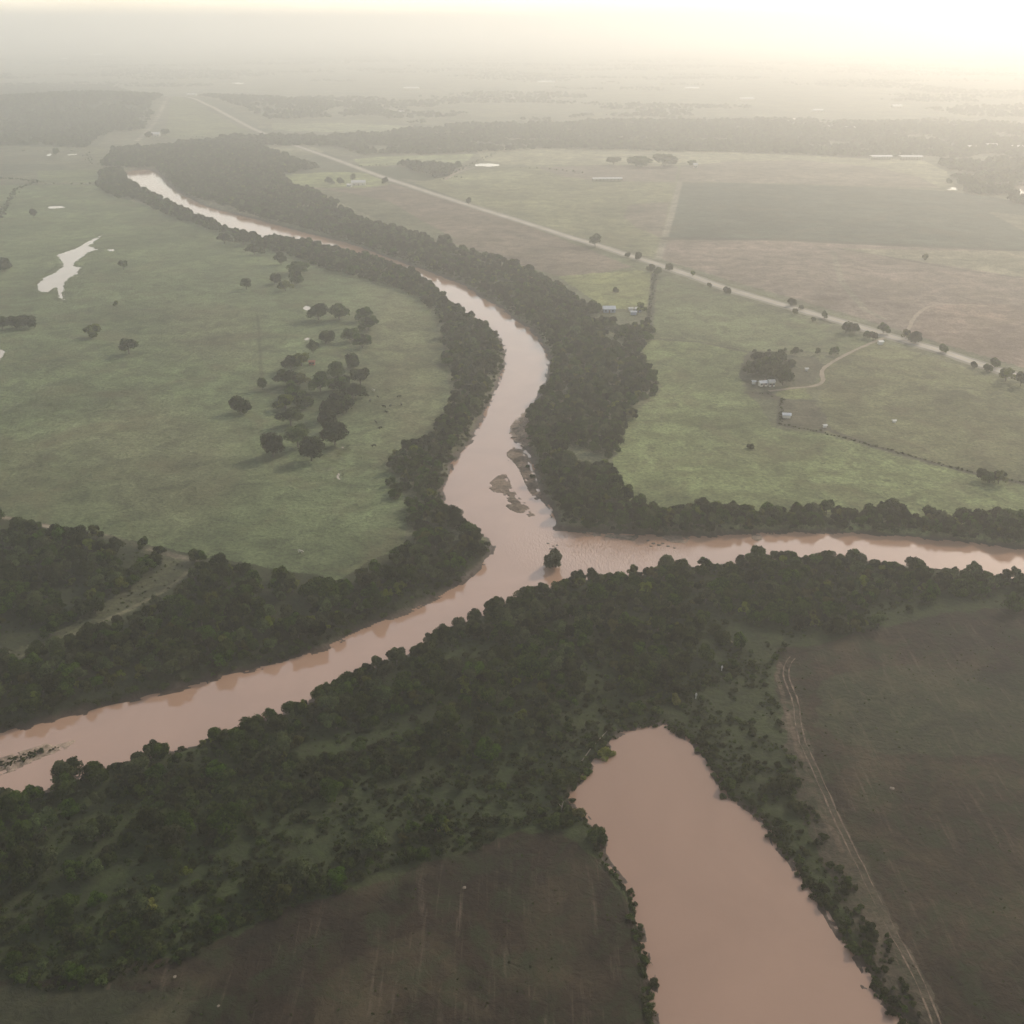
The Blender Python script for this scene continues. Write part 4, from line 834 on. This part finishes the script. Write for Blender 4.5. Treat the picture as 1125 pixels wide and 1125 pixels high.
# pale fallen trunk beside the pond
t = empty('fallen_trunk', (*P1(653,822), 0), 0); A = np.array(P1(634,842)); B_ = np.array(P1(667,803)); o0 = np.array(P1(653,822)); t.location.z = zat(*o0)
a3 = [*(A-o0), .2]; b3 = [*(B_-o0), .7]; MB().tube([a3, [(a3[0]+b3[0])/2-.4, (a3[1]+b3[1])/2+.3, .5], b3], [.20,.16,.08], 7).build('bark', MAT['wood'], t, True)
tag(t, 'long pale fallen trunk lying above the upper left pond bank', 'fallen tree')
t = empty('dead_tree', (*P1(617,890), 0), .4); t.location.z = zat(t.location.x, t.location.y); MB().tube([(0,0,-.3),(.1,0,1.6),(.5,.1,3.2)], [.28,.2,.07], 7).build('trunk', MAT['wood'], t, True)
MB().tube([(.1,0,1.4),(-.6,.3,2.3),(-.9,.2,3.0)], [.12,.08,.03], 6).build('branch', MAT['wood'], t, True); tag(t, 'pale leafless dead tree left of the pond corner', 'dead tree')
# ------------------------------------------------------------------ cattle
def cow_mesh(name, mat):
    bm = bmesh.new(); me0 = bpy.data.meshes.new('skel')
    pts = [(0,0,1.15),(.55,0,1.2),(.95,0,1.2),(-.5,0,1.18),(-.95,0,1.2),(1.25,0,1.35),(1.55,0,1.2),(1.85,0,.95)]
    rad_ = [.40,.38,.30,.40,.30,.2,.19,.11]; ed = [(0,1),(1,2),(0,3),(3,4),(2,5),(5,6),(6,7)]
    for bx, root, hind in ((.75,2,0),(-.8,4,1)):
        for s in (-1, 1):
            n = len(pts)
            if hind: leg = [(bx,.2*s,.95,.22),(bx+.12,.24*s,.68,.13),(bx-.14,.24*s,.42,.075),(bx-.06,.24*s,.05,.075)]
            else: leg = [(bx,.2*s,.9,.18),(bx+.02,.22*s,.62,.11),(bx+.04,.22*s,.38,.075),(bx+.02,.22*s,.05,.075)]
            for q, (a, b, c, r_) in enumerate(leg): pts.append((a,b,c)); rad_.append(r_); ed.append((root if q == 0 else n+q-1, n+q))
    n = len(pts); pts += [(-1.22,0,1.2),(-1.3,0,.75)]; rad_ += [.05,.035]; ed += [(4,n),(n,n+1)]
    n = len(pts); pts += [(1.5,.26,1.3),(1.5,-.26,1.3)]; rad_ += [.05,.05]; ed += [(6,n),(6,n+1)]
    me0.from_pydata(pts, ed, []); o = bpy.data.objects.new('tmp', me0); COL.objects.link(o)
    o.modifiers.new('s', 'SKIN'); 
    for v, r_ in zip(me0.skin_vertices[0].data, rad_): v.radius = (r_, r_)
    me0.skin_vertices[0].data[0].use_root = True
    o.modifiers.new('d', 'SUBSURF').levels = 1
    dg = bpy.context.evaluated_depsgraph_get(); me = bpy.data.meshes.new_from_object(o.evaluated_get(dg)); me.name = name
    bpy.data.objects.remove(o); me.materials.clear(); me.materials.append(mat)
    for p in me.polygons: p.use_smooth = True
    return me
cowm = cow_mesh('cow', MAT['hide']); coww = cow_mesh('pale_cow', MAT['whide'])
for q, (x_, y_, wh) in enumerate([(410,429,1),(403,435,0),(415,436,0),(407,440,0),(422,447,0),(429,446,0),(424,453,0),(411,490,0),(418,470,0),(330,607,1),(441,445,0),(413,464,0),(438,436,0)]):
    X_, Y_ = P1(x_, y_); o = add('cow', coww if wh else cowm); o.location = (X_, Y_, zat(X_, Y_)); o.rotation_euler = (0,0,rk.uniform(0,6.28))
    if wh: tag(o, 'pale cow standing among the black cattle right of the grove' if q == 0 else 'pale cow alone near the wood at the bottom of the left pasture', 'cow')
    else: tag(o, 'black cow grazing in the pasture between the grove and the river wood', 'cow', 'black cattle grazing right of the grove')
# ------------------------------------------------------------------ haze
hb = MB().box(-15800, 15800, -15800, 15800, -7.5, 262).v; hz = MB().box(-15800, 15800, -15800, 15800, -7.5, 262)
hm = bpy.data.materials.new('haze'); hm.use_nodes = True; n_ = hm.node_tree; n_.nodes.remove(n_.nodes['Principled BSDF'])
pv = n_.nodes.new('ShaderNodeVolumePrincipled'); pv.inputs['Color'].default_value = (1.0,.990,.962,1); pv.inputs['Density'].default_value = .00036; pv.inputs['Anisotropy'].default_value = .58
n_.links.new(pv.outputs[0], n_.nodes['Material Output'].inputs['Volume'])
tag(hz.build('haze', hm), kind='stuff')
